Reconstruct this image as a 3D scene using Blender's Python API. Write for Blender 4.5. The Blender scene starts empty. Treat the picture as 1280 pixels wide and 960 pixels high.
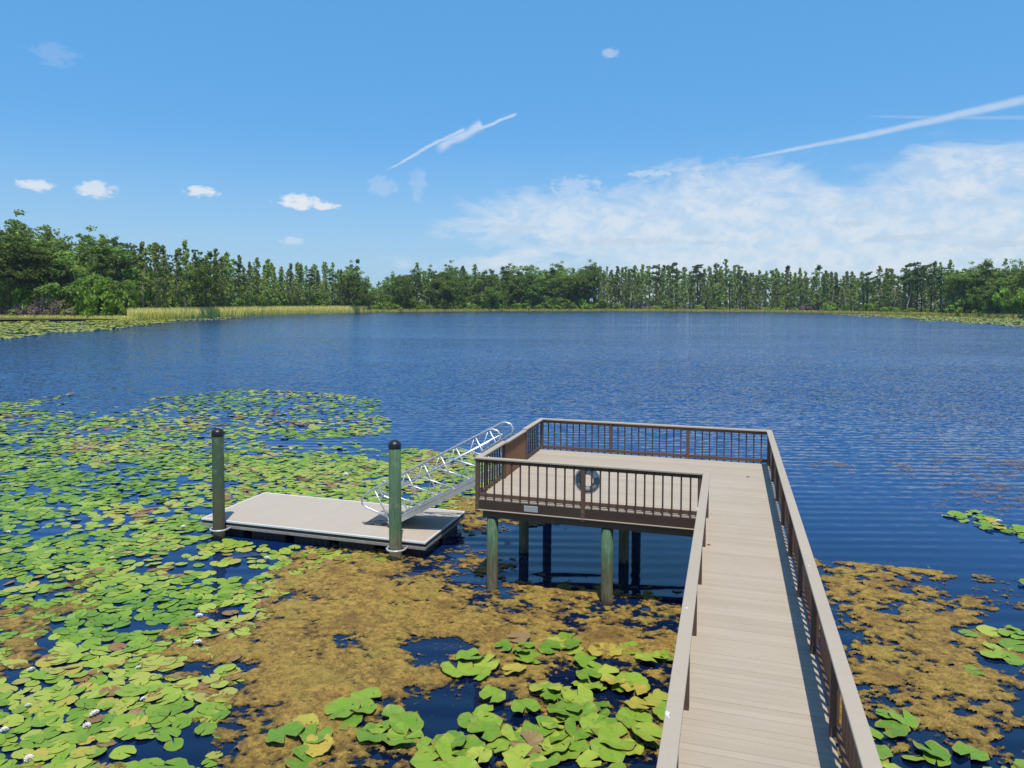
import bpy, math, random
import numpy as np
from mathutils import Vector, Matrix
random.seed(7); RNG = np.random.default_rng(11)
R = math.radians
scene = bpy.context.scene
COL = scene.collection

# ------------------------------------------------------------------ camera model
F, PITCH, YAW, ROLL, SY = 906.4655, 0.031, 0.2919, 0.0055, 74.72
CAM = np.array([0.9155, -15.7186, 4.7554])
W = -2.25                                   # water level; the pier deck is z = 0
_fw = np.array([-math.sin(YAW), math.cos(YAW), 0.0]); _rt = np.array([math.cos(YAW), math.sin(YAW), 0.0]); _up = np.array([0, 0, 1.0])
_f2 = _fw*math.cos(PITCH) - _up*math.sin(PITCH); _u2 = _up*math.cos(PITCH) + _fw*math.sin(PITCH)
_r3 = _rt*math.cos(ROLL) + _u2*math.sin(ROLL); _u3 = -_rt*math.sin(ROLL) + _u2*math.cos(ROLL)
def ray(u, v): return _f2 + _r3*((u-640)/F) + _u3*((480-SY-v)/F)
def onz(u, v, z=W):
    d = ray(u, v); return CAM + d*((z-CAM[2])/d[2])
def ony(u, v, y):
    d = ray(u, v); return CAM + d*((y-CAM[1])/d[1])
def px(X, Y, Z=W):                          # world arrays -> picture coordinates, used only to read layout measurements
    X = np.asarray(X, float); Y = np.asarray(Y, float)
    dx, dy, dz = X-CAM[0], Y-CAM[1], Z-CAM[2]
    d = dx*_f2[0]+dy*_f2[1]+dz*_f2[2]
    d = np.where(np.abs(d) < 1e-6, 1e-6, d)
    u = 640+F*(dx*_r3[0]+dy*_r3[1]+dz*_r3[2])/d
    v = 480-SY-F*(dx*_u3[0]+dy*_u3[1]+dz*_u3[2])/d
    return u, v, d

cd = bpy.data.cameras.new('camera'); cam = bpy.data.objects.new('camera', cd); COL.objects.link(cam)
cd.sensor_width = 36; cd.sensor_fit = 'HORIZONTAL'; cd.lens = F/1280*36; cd.shift_y = -SY/1280
cd.clip_start = 0.1; cd.clip_end = 12000
M = Matrix(((_r3[0], _u3[0], -_f2[0], CAM[0]), (_r3[1], _u3[1], -_f2[1], CAM[1]), (_r3[2], _u3[2], -_f2[2], CAM[2]), (0, 0, 0, 1)))
cam.matrix_world = M
scene.camera = cam

# ------------------------------------------------------------------ mesh helpers
class MB:
    def __init__(s): s.v = []; s.f = []; s.var = []; s.smooth = []
    def add(s, verts, faces, var=0.5, smooth=False):
        o = len(s.v); s.v.extend([tuple(map(float, p)) for p in verts])
        for f in faces:
            s.f.append(tuple(i+o for i in f)); s.var.append(var); s.smooth.append(smooth)
        return s
    def box(s, x0, x1, y0, y1, z0, z1, ch=0.0, var=0.5):
        if x1 < x0: x0, x1 = x1, x0
        if y1 < y0: y0, y1 = y1, y0
        if z1 < z0: z0, z1 = z1, z0
        if ch <= 0:
            v = [(x, y, z) for z in (z0, z1) for y in (y0, y1) for x in (x0, x1)]
            return s.add(v, [(0, 2, 3, 1), (4, 5, 7, 6), (0, 1, 5, 4), (1, 3, 7, 5), (3, 2, 6, 7), (2, 0, 4, 6)], var)
        c = min(ch, (x1-x0)*.45, (y1-y0)*.45, (z1-z0)*.45)      # chamfered box
        V = {}; L = []
        X, Y, Z = (x0, x1), (y0, y1), (z0, z1)
        def sg(k): return c if k == 0 else -c
        for i in (0, 1):
            for j in (0, 1):
                for k in (0, 1):
                    V[i, j, k, 'x'] = len(L); L.append((X[i], Y[j]+sg(j), Z[k]+sg(k)))
                    V[i, j, k, 'y'] = len(L); L.append((X[i]+sg(i), Y[j], Z[k]+sg(k)))
                    V[i, j, k, 'z'] = len(L); L.append((X[i]+sg(i), Y[j]+sg(j), Z[k]))
        fs = []
        for i in (0, 1):
            q = [V[i, 0, 0, 'x'], V[i, 1, 0, 'x'], V[i, 1, 1, 'x'], V[i, 0, 1, 'x']]; fs.append(q if i else q[::-1])
            q = [V[0, i, 0, 'y'], V[0, i, 1, 'y'], V[1, i, 1, 'y'], V[1, i, 0, 'y']]; fs.append(q if i else q[::-1])
            q = [V[0, 0, i, 'z'], V[1, 0, i, 'z'], V[1, 1, i, 'z'], V[0, 1, i, 'z']]; fs.append(q if i else q[::-1])
        for a in (0, 1):
            for b in (0, 1):
                q = [V[0, a, b, 'y'], V[1, a, b, 'y'], V[1, a, b, 'z'], V[0, a, b, 'z']]; fs.append(q if (a == b) else q[::-1])
                q = [V[a, 0, b, 'z'], V[a, 1, b, 'z'], V[a, 1, b, 'x'], V[a, 0, b, 'x']]; fs.append(q if (a == b) else q[::-1])
                q = [V[a, b, 0, 'x'], V[a, b, 1, 'x'], V[a, b, 1, 'y'], V[a, b, 0, 'y']]; fs.append(q if (a == b) else q[::-1])
        for i in (0, 1):
            for j in (0, 1):
                for k in (0, 1):
                    q = [V[i, j, k, 'x'], V[i, j, k, 'y'], V[i, j, k, 'z']]; fs.append(q if ((i+j+k) % 2 == 1) else q[::-1])
        return s.add(L, fs, var)
    def tube(s, pts, r, n=8, var=0.5, caps=True):
        pts = [Vector(p) for p in pts]; rs = r if isinstance(r, (list, tuple)) else [r]*len(pts)
        V = []; fs = []; prev = None
        for i, p in enumerate(pts):
            t = (pts[min(i+1, len(pts)-1)]-pts[max(i-1, 0)]).normalized()
            if prev is None:
                a = t.orthogonal().normalized()
            else:
                a = (prev-t*prev.dot(t)).normalized()
            prev = a; b = t.cross(a)
            for k in range(n):
                th = 2*math.pi*k/n; V.append(p+(a*math.cos(th)+b*math.sin(th))*rs[i])
        for i in range(len(pts)-1):
            for k in range(n):
                fs.append((i*n+k, i*n+(k+1) % n, (i+1)*n+(k+1) % n, (i+1)*n+k))
        if caps:
            fs.append(tuple(range(n))[::-1]); fs.append(tuple((len(pts)-1)*n+k for k in range(n)))
        return s.add(V, fs, var, True)
    def bar(s, a, b, w, h, var=0.5):        # rectangular bar between two points, h vertical-ish
        a = Vector(a); b = Vector(b); t = (b-a).normalized(); sd = t.cross(Vector((0, 0, 1)))
        if sd.length < 1e-4: sd = Vector((1, 0, 0))
        sd = sd.normalized()*w/2; u = sd.cross(t).normalized()*h/2
        V = [a-sd-u, a+sd-u, a+sd+u, a-sd+u, b-sd-u, b+sd-u, b+sd+u, b-sd+u]
        return s.add(V, [(0, 1, 2, 3), (7, 6, 5, 4), (0, 4, 5, 1), (1, 5, 6, 2), (2, 6, 7, 3), (3, 7, 4, 0)], var)
    def lathe(s, prof, n=16, at=(0, 0, 0), var=0.5):
        V = []; fs = []
        for r, z in prof:
            for k in range(n):
                th = 2*math.pi*k/n; V.append((at[0]+r*math.cos(th), at[1]+r*math.sin(th), at[2]+z))
        for i in range(len(prof)-1):
            for k in range(n):
                fs.append((i*n+k, i*n+(k+1) % n, (i+1)*n+(k+1) % n, (i+1)*n+k))
        fs.append(tuple((len(prof)-1)*n+k for k in range(n))); fs.append(tuple(range(n))[::-1])
        return s.add(V, fs, var, True)
    def mesh(s, name, mat, off=(0, 0, 0)):
        me = bpy.data.meshes.new(name)
        v = [(p[0]-off[0], p[1]-off[1], p[2]-off[2]) for p in s.v]
        me.from_pydata(v, [], s.f)
        a = me.attributes.new('var', 'FLOAT', 'FACE'); a.data.foreach_set('value', np.array(s.var, np.float32))
        me.polygons.foreach_set('use_smooth', np.array(s.smooth, bool))
        me.materials.append(mat); me.update()
        return me
def wloc(o):
    l = Vector((0, 0, 0))
    while o is not None: l = l+o.location; o = o.parent
    return l
def link(name, me, parent=None, loc=(0, 0, 0)):
    o = bpy.data.objects.new(name, me); COL.objects.link(o); o.location = loc
    if parent is not None: o.parent = parent
    return o
def obj(name, mb, mat, parent=None):        # coordinates in mb are world coordinates
    return link(name, mb.mesh(name, mat, wloc(parent) if parent is not None else (0, 0, 0)), parent)
def tag(o, label=None, cat=None, group=None, kind=None):
    if label: o['label'] = label
    if cat: o['category'] = cat
    if group: o['group'] = group
    if kind: o['kind'] = kind
    return o
def empty(name, loc, label, cat, group=None):
    o = bpy.data.objects.new(name, None); COL.objects.link(o); o.location = loc; o.empty_display_size = .2
    return tag(o, label, cat, group)
def copy_tree(o, parent=None):
    c = o.copy(); COL.objects.link(c); c.parent = parent
    for ch in list(o.children): copy_tree(ch, c)
    return c
def mesh_np(name, V, Fq, var, mat, smooth=False):   # fast mesh from numpy arrays (faces all the same size)
    me = bpy.data.meshes.new(name); n = Fq.shape[1]
    me.vertices.add(len(V)); me.vertices.foreach_set('co', np.ascontiguousarray(V, np.float32).ravel())
    me.loops.add(Fq.size); me.loops.foreach_set('vertex_index', Fq.astype(np.int32).ravel())
    me.polygons.add(len(Fq)); me.polygons.foreach_set('loop_start', np.arange(0, Fq.size, n, dtype=np.int32))
    me.update(calc_edges=True)
    a = me.attributes.new('var', 'FLOAT', 'FACE'); a.data.foreach_set('value', np.asarray(var, np.float32))
    me.polygons.foreach_set('use_smooth', np.full(len(Fq), smooth)); me.materials.append(mat); me.update()
    return me

# value noise in numpy for scattering
_T = RNG.random((256, 256))
def vnoise(x, y):
    xi = np.floor(x).astype(int); yi = np.floor(y).astype(int); fx = x-xi; fy = y-yi
    fx = fx*fx*(3-2*fx); fy = fy*fy*(3-2*fy)
    g = lambda a, b: _T[a % 256, b % 256]
    return (g(xi, yi)*(1-fx)+g(xi+1, yi)*fx)*(1-fy)+(g(xi, yi+1)*(1-fx)+g(xi+1, yi+1)*fx)*fy
def fbm(x, y, o=4, g=.5):
    s = 0; a = 1; t = 0
    for i in range(o):
        s = s+a*vnoise(x*2**i+17.3*i, y*2**i+9.1*i); t += a; a *= g
    return s/t
def inpoly(u, v, poly):
    u = np.asarray(u, float); v = np.asarray(v, float); r = np.zeros(u.shape, bool); n = len(poly)
    for i in range(n):
        x0, y0 = poly[i]; x1, y1 = poly[(i+1) % n]
        if y0 == y1: continue
        c = ((y0 > v) != (y1 > v)) & (u < (x1-x0)*(v-y0)/(y1-y0)+x0)
        r ^= c
    return r
def edgedist(u, v, poly):                   # distance to outline in picture units, positive inside
    u = np.asarray(u, float); v = np.asarray(v, float); d = np.full(u.shape, 1e9); n = len(poly)
    for i in range(n):
        x0, y0 = poly[i]; x1, y1 = poly[(i+1) % n]; dx, dy = x1-x0, y1-y0
        t = np.clip(((u-x0)*dx+(v-y0)*dy)/(dx*dx+dy*dy+1e-9), 0, 1)
        d = np.minimum(d, np.hypot(u-x0-t*dx, v-y0-t*dy))
    return np.where(inpoly(u, v, poly), d, -d)

# ------------------------------------------------------------------ shader helper
class NT:
    def __init__(s, name):
        s.m = bpy.data.materials.new(name); s.m.use_nodes = True; s.t = s.m.node_tree; s.t.nodes.clear()
        s.out = s.t.nodes.new('ShaderNodeOutputMaterial')
    def n(s, typ, **kw):
        nd = s.t.nodes.new('ShaderNode'+typ)
        for k, v in kw.items():
            if k.startswith('_'): setattr(nd, k[1:], v)
        for k, v in kw.items():
            if not k.startswith('_'): s.set(nd.inputs[int(k[1:]) if k[0] == 'i' and k[1:].isdigit() else k.replace('__', ' ')], v)
        return nd
    def set(s, sock, v):
        if isinstance(v, bpy.types.NodeSocket): s.t.links.new(v, sock)
        else: sock.default_value = v
    def pos(s): return s.n('NewGeometry').outputs['Position']
    def objc(s): return s.n('TexCoord').outputs['Object']
    def map(s, vec, scale=(1, 1, 1), rot=(0, 0, 0), loc=(0, 0, 0)):
        return s.n('Mapping', Vector=vec, Scale=scale, Rotation=rot, Location=loc).outputs[0]
    def noise(s, vec, scale=5, detail=4, rough=.55, dist=0):
        return s.n('TexNoise', Vector=vec, Scale=scale, Detail=detail, Roughness=rough, Distortion=dist).outputs['Fac']
    def ramp(s, fac, stops, interp='LINEAR'):
        nd = s.n('ValToRGB', Fac=fac); cr = nd.color_ramp; cr.interpolation = interp
        while len(cr.elements) < len(stops): cr.elements.new(.5)
        for e, (p, c) in zip(cr.elements, stops):
            e.position = p; e.color = (c, c, c, 1) if isinstance(c, (int, float)) else (*c, 1)
        return nd.outputs[0]
    def mix(s, fac, a, b, mode='MIX'):
        nd = s.n('Mix', _data_type='RGBA', _blend_type=mode)
        s.set(nd.inputs[0], fac); s.set(nd.inputs[6], (*a, 1) if isinstance(a, tuple) and len(a) == 3 else a); s.set(nd.inputs[7], (*b, 1) if isinstance(b, tuple) and len(b) == 3 else b)
        return nd.outputs[2]
    def math(s, op, a, b=0.0, clamp=False):
        nd = s.n('Math', _operation=op, _use_clamp=clamp); s.set(nd.inputs[0], a); s.set(nd.inputs[1], b); return nd.outputs[0]
    def bump(s, h, strength=.3, dist=.02): return s.n('Bump', Height=h, Strength=strength, Distance=dist).outputs[0]
    def attr(s, name): return s.n('Attribute', _attribute_name=name).outputs['Fac']
    def rnd(s): return s.n('ObjectInfo').outputs['Random']
    def pbr(s, col, rough=.6, metal=0.0, normal=None, spec=.5, **kw):
        nd = s.n('BsdfPrincipled', Roughness=rough, Metallic=metal, **kw)
        s.set(nd.inputs['Base Color'], (*col, 1) if isinstance(col, tuple) else col); nd.inputs['Specular IOR Level'].default_value = spec
        if normal is not None: s.set(nd.inputs['Normal'], normal)
        s.t.links.new(nd.outputs[0], s.out.inputs[0]); return nd
    def sep(s, vec):
        nd = s.n('SeparateXYZ', Vector=vec); return nd.outputs

def m_board(name, c0, c1, rough=.7, grain=(1, 1, 1), stain=.25):
    k = NT(name); p = k.pos()
    g = k.noise(k.map(p, grain), 1.0, 5, .6); b = k.noise(p, 1.1, 4, .6); v = k.attr('var')
    c = k.mix(v, c0, c1)
    c = k.mix(k.ramp(g, [(.3, .0), (.75, .13)]), c, tuple(x*.55 for x in c0))
    c = k.mix(k.ramp(b, [(.45, 0.0), (.8, stain)]), c, tuple(x*.6 for x in c0))
    k.pbr(c, rough, normal=k.bump(g, .25, .004), spec=.3); return k.m
M_DECK = m_board('deck_board', (.445, .37, .27), (.495, .412, .308), .75, (3, 60, 60), .16)
M_CAP = m_board('cap_board', (.455, .38, .28), (.485, .408, .305), .7, (14, 14, 60), .12)
M_WOOD = m_board('brown_timber', (.13, .075, .052), (.185, .11, .075), .75, (30, 30, 4), .5)
M_BAL = m_board('baluster_timber', (.09, .054, .038), (.14, .086, .06), .75, (30, 30, 4), .5)
M_GATE = m_board('gate_timber', (.21, .10, .05), (.30, .155, .085), .7, (30, 30, 4), .35)
M_BEAM = m_board('beam_timber', (.10, .07, .05), (.15, .105, .078), .8, (4, 30, 30), .5)
M_FASCIA = m_board('fascia_timber', (.06, .038, .028), (.085, .055, .04), .7, (4, 30, 40), .4)

def m_pile(name, zlo, zhi, light=1.0):
    k = NT(name); p = k.pos(); z = k.sep(p)[2]
    g = k.noise(k.map(p, (26, 26, 2.0)), 1, 6, .65, .4); b = k.noise(p, 5, 4)
    t = k.math('DIVIDE', k.math('SUBTRACT', k.math('ADD', z, k.math('MULTIPLY', b, .7)), zlo+.35), zhi-zlo, True)
    c = k.ramp(t, [(0.0, (.075, .062, .043)), (.1, (.25*light, .20*light, .125*light)), (.42, (.21*light, .21*light, .115*light)), (.66, (.10*light, .19*light, .10*light)), (1.0, (.09*light, .18*light, .10*light))])
    c = k.mix(k.ramp(g, [(.38, 0.0), (.68, .75)]), c, (.05, .062, .035))
    c = k.mix(k.ramp(b, [(.55, 0.0), (.8, .35)]), c, (.30, .33, .22))
    k.pbr(c, .85, normal=k.bump(g, .6, .02), spec=.2); return k.m
M_PILE = m_pile('treated_pile', W, -.4)
M_MOOR = [m_pile('olive_pile_timber', W, .4, .42), m_pile('green_pile_timber', W, -.9, .95)]
def m_plain(name, col, rough=.5, metal=0, nz=8, amt=.15, spec=.5):
    k = NT(name); b = k.noise(k.pos(), nz, 5, .6)
    c = k.mix(k.ramp(b, [(.35, 0.0), (.75, 1.0)]), col, tuple(x*(1-amt*2) for x in col))
    k.pbr(c, rough, metal, normal=k.bump(b, .1, .005), spec=spec); return k.m
M_ALU = m_plain('aluminium', (.72, .73, .74), .38, .65, 10, .1)
M_ALUD = m_plain('ribbed_aluminium', (.40, .41, .42), .5, .5, 10, .15)
M_DARKMETAL = m_plain('dark_plate', (.10, .095, .09), .5, .3, 12, .2)
M_WHITE = m_plain('white_trim', (.74, .74, .72), .5, 0, 6, .06)
M_GREYTRIM = m_plain('grey_frame', (.33, .31, .29), .7, 0, 9, .2)
M_RUBBER = m_plain('black_rubber', (.035, .035, .037), .6, 0, 6, .2)
M_FLOAT = m_plain('black_float', (.02, .02, .022), .5, 0, 4, .2)
M_CAPPILE = m_plain('black_pile_cap', (.02, .02, .022), .4, 0, 12, .2)
M_HOOP = m_plain('galvanised_hoop', (.62, .63, .63), .4, .3, 20, .12)
M_RING = m_plain('shaded_ring_grey', (.33, .35, .37), .6, 0, 14, .25)  # faded grey, with the shade on the ring mixed into the colour
M_RINGW = m_plain('sunlit_ring_white', (.75, .75, .74), .6, 0, 14, .06)
M_BOLT = m_plain('bolt_steel', (.45, .44, .43), .4, .6, 40, .2)

# ------------------------------------------------------------------ sun and sky
SHADOW = Vector((-.13, .33, -1.0)).normalized()
sd = bpy.data.lights.new('sun', 'SUN'); sun = bpy.data.objects.new('sun', sd); COL.objects.link(sun)
sd.energy = 3.2; sd.angle = R(.53); sd.color = (1.0, .955, .88)
sun.rotation_mode = 'QUATERNION'; sun.rotation_quaternion = SHADOW.to_track_quat('-Z', 'Y'); sun.location = (20, -40, 100)
SUN_EL = math.asin(-SHADOW.z); SUN_ROT = math.atan2(-SHADOW.x, -SHADOW.y)

world = bpy.data.worlds.new('World'); scene.world = world; world.use_nodes = True
wt = world.node_tree; wt.nodes.clear()
class X:                                    # tiny expression wrapper over Math nodes
    def __init__(s, sock): s.s = sock
    @staticmethod
    def op(o, a, b=0.0, c=None, clamp=False):
        nd = wt.nodes.new('ShaderNodeMath'); nd.operation = o; nd.use_clamp = clamp
        for i, q in enumerate((a, b) if c is None else (a, b, c)):
            if isinstance(q, X): wt.links.new(q.s, nd.inputs[i])
            else: nd.inputs[i].default_value = q
        return X(nd.outputs[0])
    def __add__(s, o): return X.op('ADD', s, o)
    def __radd__(s, o): return X.op('ADD', s, o)
    def __sub__(s, o): return X.op('SUBTRACT', s, o)
    def __rsub__(s, o): return X.op('SUBTRACT', o, s)
    def __mul__(s, o): return X.op('MULTIPLY', s, o)
    def __rmul__(s, o): return X.op('MULTIPLY', s, o)
    def __truediv__(s, o): return X.op('DIVIDE', s, o)
def xmin(a, b): return X.op('MINIMUM', a, b)
def xmax(a, b): return X.op('MAXIMUM', a, b)
def xabs(a): return X.op('ABSOLUTE', a)
def sstep(e0, e1, x):
    nd = wt.nodes.new('ShaderNodeMapRange'); nd.interpolation_type = 'SMOOTHSTEP'
    nd.inputs['From Min'].default_value = e0; nd.inputs['From Max'].default_value = e1
    nd.inputs['To Min'].default_value = 0; nd.inputs['To Max'].default_value = 1
    if e0 > e1:
        nd.inputs['From Min'].default_value = e1; nd.inputs['From Max'].default_value = e0; nd.inputs['To Min'].default_value = 1; nd.inputs['To Max'].default_value = 0
    wt.links.new(x.s, nd.inputs['Value']); return X(nd.outputs[0])
sky = wt.nodes.new('ShaderNodeTexSky'); sky.sky_type = 'NISHITA'; sky.sun_disc = False
sky.sun_elevation = SUN_EL; sky.sun_rotation = SUN_ROT; sky.altitude = 0; sky.air_density = 1.0; sky.dust_density = .1; sky.ozone_density = 4.0
tc = wt.nodes.new('ShaderNodeTexCoord'); sp = wt.nodes.new('ShaderNodeSeparateXYZ'); wt.links.new(tc.outputs['Generated'], sp.inputs[0])
dx, dy, dz = (X(o) for o in sp.outputs)
AZ = X.op('ARCTAN2', dx, dy); EL = X.op('ARCSINE', dz)          # compass bearing and elevation of the sky direction, radians
def A(u, v): # bearing / elevation of a point measured in the photograph
    d = ray(u, v); d = d/np.linalg.norm(d); return math.atan2(d[0], d[1]), math.asin(d[2])
def wnoise(sx, sy, scale, detail=6, rough=.6, dist=0.0, off=0.0):
    cb = wt.nodes.new('ShaderNodeCombineXYZ'); a = AZ*sx+off; b = EL*sy
    wt.links.new(a.s, cb.inputs[0]); wt.links.new(b.s, cb.inputs[1])
    nd = wt.nodes.new('ShaderNodeTexNoise'); nd.inputs['Scale'].default_value = scale; nd.inputs['Detail'].default_value = detail
    nd.inputs['Roughness'].default_value = rough; nd.inputs['Distortion'].default_value = dist
    wt.links.new(cb.outputs[0], nd.inputs['Vector']); return X(nd.outputs['Fac'])
N1 = wnoise(1, 2.2, 9, 8, .62, .6); N2 = wnoise(1, 1.6, 30, 6, .65, .3, 3.1); N3 = wnoise(1, 4, 12, 5, .6, .2, 7.7); N4 = wnoise(1, 1.5, 75, 5, .6, .4, 1.3)
def blob(u, v, ru, rv, warp=.0):
    a, e = A(u, v); return ((AZ-a)*(F/ru))*((AZ-a)*(F/ru)) + ((EL-e)*(F/rv))*((EL-e)*(F/rv))
def cover(b, edge=.6, k=1.2): # soft irregular patch: 1 inside
    return sstep(1.0+edge, 1.0-edge, b + (N1-.5)*k*3.2 + (N2-.5)*k*1.6)
def puff(b, edge=.6, k=3.0):
    return sstep(1.0+edge, 1.0-edge, b + (N4-.5)*k*1.6 + (N2-.5)*k)
cirrus = 0.0
bank = [(760, 285, 170, 42), (900, 262, 120, 50), (960, 305, 230, 40), (1120, 290, 230, 55), (1190, 226, 95, 28), (1265, 278, 140, 48), (1050, 330, 420, 22)]
for b in bank:
    c = cover(blob(*b), .75, 1.5); cirrus = c if cirrus == 0.0 else xmax(cirrus, c)
cirrus = cirrus*(.74+.75*(N2-.35))
low = sstep(*[A(900, v)[1] for v in (300, 372)], EL)*sstep(A(560, 300)[0], A(800, 300)[0], AZ)
cirrus = xmax(cirrus*(.62+.38*sstep(.36, .62, N2)), low*.55)
wisp = sstep(.52, .72, N3)*sstep(A(640, 160)[1], A(640, 260)[1], EL)*sstep(A(560, 200)[0], A(900, 200)[0], AZ)*.28
clouds = xmax(X.op('MULTIPLY', cirrus, 1.0, clamp=True)*.82, wisp)
for (u, v, ru, rv, s) in [(44, 232, 15, 5, .8), (121, 237, 17, 7.5, .75), (252, 239, 16, 5.5, .85), (375, 252, 23, 7.5, .95), (405, 258, 18, 3.6, .9), (365, 301, 12, 4, .4), (764, 67, 9, 5, .35), (70, 68, 20, 9, .12), (720, 236, 30, 12, .35), (815, 217, 26, 4, .45), (478, 232, 18, 10, .2), (522, 232, 10, 16, .18)]:
    clouds = xmax(clouds, puff(blob(u, v, ru, rv), .8, 3.4)*s)
def streak(p0, p1, w0, w1, s, soft=1.0, wob=0.0):
    (a0, e0), (a1, e1) = A(*p0), A(*p1); L = math.hypot(a1-a0, e1-e0); tx, ty = (a1-a0)/L, (e1-e0)/L
    t = ((AZ-a0)*tx+(EL-e0)*ty)/L; d = (AZ-a0)*(-ty)+(EL-e0)*tx
    d = d+(N1-.5)*(wob/F)
    w = (w0+(w1-w0)*t)*(1.0/F)
    g = sstep(1.0, .15, xabs(d)/xmax(w, .0003))
    return g*sstep(-.02, .2, t)*sstep(1.03, .97, t)*s*(.55+.9*(N2-.15))
clouds = xmax(clouds, streak((905, 203), (1290, 122), 2, 7, .5, wob=6))
clouds = xmax(clouds, streak((1075, 145), (1290, 147), 2, 3, .2))
clouds = xmax(clouds, streak((480, 213), (580, 161), 1.5, 4, .6, wob=12))
clouds = xmax(clouds, streak((545, 180), (645, 143), 3, 2.5, .65, wob=12))
clouds = xmax(clouds, streak((545, 190), (602, 155), 7, 9, .6, wob=16))
# small grey flecks below the bank
fl = 0.0
for (u, v, ru, rv) in [(650, 285, 28, 4), (780, 302, 55, 4.5), (868, 291, 17, 3.5), (884, 303, 16, 3), (1065, 280, 18, 3.5), (1080, 257, 10, 3), (1230, 250, 8, 3), (1130, 297, 40, 4), (1240, 305, 40, 4)]:
    c = puff(blob(u, v, ru, rv), .8, 3.0); fl = c if fl == 0.0 else xmax(fl, c)
hs = wt.nodes.new('ShaderNodeHueSaturation'); hs.inputs['Saturation'].default_value = 1.18; hs.inputs['Value'].default_value = .84; wt.links.new(sky.outputs[0], hs.inputs['Color'])
ma = wt.nodes.new('ShaderNodeMix'); ma.data_type = 'RGBA'; wt.links.new((sstep(.95, .40, EL)*.68).s, ma.inputs[0]); wt.links.new(hs.outputs[0], ma.inputs[6]); ma.inputs[7].default_value = (.60, 2.12, 4.3, 1)
mh = wt.nodes.new('ShaderNodeMix'); mh.data_type = 'RGBA'; wt.links.new((sstep(.24, -.04, EL)*.82).s, mh.inputs[0]); wt.links.new(ma.outputs[2], mh.inputs[6]); mh.inputs[7].default_value = (2.2, 3.25, 4.1, 1)
mx = wt.nodes.new('ShaderNodeMix'); mx.data_type = 'RGBA'; wt.links.new(clouds.s, mx.inputs[0]); wt.links.new(mh.outputs[2], mx.inputs[6]); mx.inputs[7].default_value = (4.1, 4.35, 4.6, 1)
mx2 = wt.nodes.new('ShaderNodeMix'); mx2.data_type = 'RGBA'; wt.links.new((fl*.5).s, mx2.inputs[0]); wt.links.new(mx.outputs[2], mx2.inputs[6]); mx2.inputs[7].default_value = (2.7, 3.3, 4.0, 1)
bg = wt.nodes.new('ShaderNodeBackground'); bg.inputs['Strength'].default_value = .15; wt.links.new(mx2.outputs[2], bg.inputs[0])
wo = wt.nodes.new('ShaderNodeOutputWorld'); wt.links.new(bg.outputs[0], wo.inputs[0])
world.cycles.sampling_method = 'MANUAL'; world.cycles.sample_map_resolution = 512

# ------------------------------------------------------------------ water
def m_water():
    k = NT('lake_water'); p = k.pos()
    q = k.map(p, (1, 1, 1), (0, 0, -YAW))
    dist = k.n('VectorMath', _operation='LENGTH', i0=k.n('VectorMath', _operation='SUBTRACT', i0=p, i1=(1.0, -10.0, W)).outputs[0]).outputs[1]
    far = k.n('MapRange', Value=dist, i1=20.0, i2=60.0).outputs[0]   # open water away from the sheltering pads and pier is choppier
    # wave slopes straight from noise, so that the chop keeps its steepness at any distance
    def slopes(scale, sx, sy, det):
        c = k.n('TexNoise', Vector=k.map(q, (sx, sy, 1)), Scale=scale, Detail=det, Roughness=.6).outputs['Color']
        return k.n('VectorMath', _operation='SUBTRACT', i0=c, i1=(.5, .5, .5)).outputs[0]
    def vsc(v, f_):
        nd = k.n('VectorMath', _operation='SCALE', i0=v); k.set(nd.inputs['Scale'], f_); return nd.outputs[0]
    gust = k.ramp(k.noise(k.map(q, (.011, .045, 1)), 1, 3, .6), [(.3, .55), (.7, 1.15)])
    amp = k.math('MULTIPLY', k.math('ADD', k.math('MULTIPLY', far, 1.15), .05), gust)
    v = k.n('VectorMath', _operation='ADD', i0=vsc(slopes(3.2, .7, 1.5, 3), amp), i1=vsc(slopes(.9, .6, 1.6, 2), k.math('MULTIPLY', amp, .35))).outputs[0]
    sp_ = k.sep(v)
    cb = k.n('CombineXYZ'); k.set(cb.inputs[0], k.math('MULTIPLY', sp_[0], .6)); k.set(cb.inputs[1], k.math('SUBTRACT', sp_[1], k.math('MULTIPLY', far, .075))); cb.inputs[2].default_value = 1.0
    nrm0 = k.n('VectorMath', _operation='NORMALIZE', i0=cb.outputs[0]).outputs[0]
    rp = k.n('TexWave', _wave_type='BANDS', _bands_direction='Y', Vector=k.map(q, (.2, 1, 1), (0, 0, .1))); rp.inputs['Scale'].default_value = .45; rp.inputs['Distortion'].default_value = 4.0; rp.inputs['Detail'].default_value = 2.5; rp.inputs['Detail Scale'].default_value = .7
    calm = k.ramp(k.noise(p, .12, 3), [(.35, .2), (.65, 1.0)])
    h = k.math('MULTIPLY', k.math('MULTIPLY', rp.outputs['Fac'], .014), calm)
    nb = k.n('Bump', Height=h, Strength=1.0, Distance=1.0, Normal=nrm0).outputs[0]
    pat = k.noise(k.map(q, (.012, .05, 1)), 1, 3, .6)
    c = k.mix(k.ramp(pat, [(.3, 0.0), (.7, 1.0)]), (.0036, .0235, .100), (.0052, .0305, .126))
    off_pier = k.n('MapRange', Value=dist, i1=5.0, i2=24.0).outputs[0]   # water colour is darker near the pier
    c = k.mix(off_pier, (.0022, .007, .024), c)
    k.pbr(c, .05, normal=nb, IOR=1.45, spec=.5); return k.m
M_WATER = m_water()
wb = MB(); wb.add([(-2500, -1200, W), (2500, -1200, W), (2500, 2500, W), (-2500, 2500, W)], [(0, 1, 2, 3)])
tag(obj('lake_water', wb, M_WATER), kind='structure')

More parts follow.
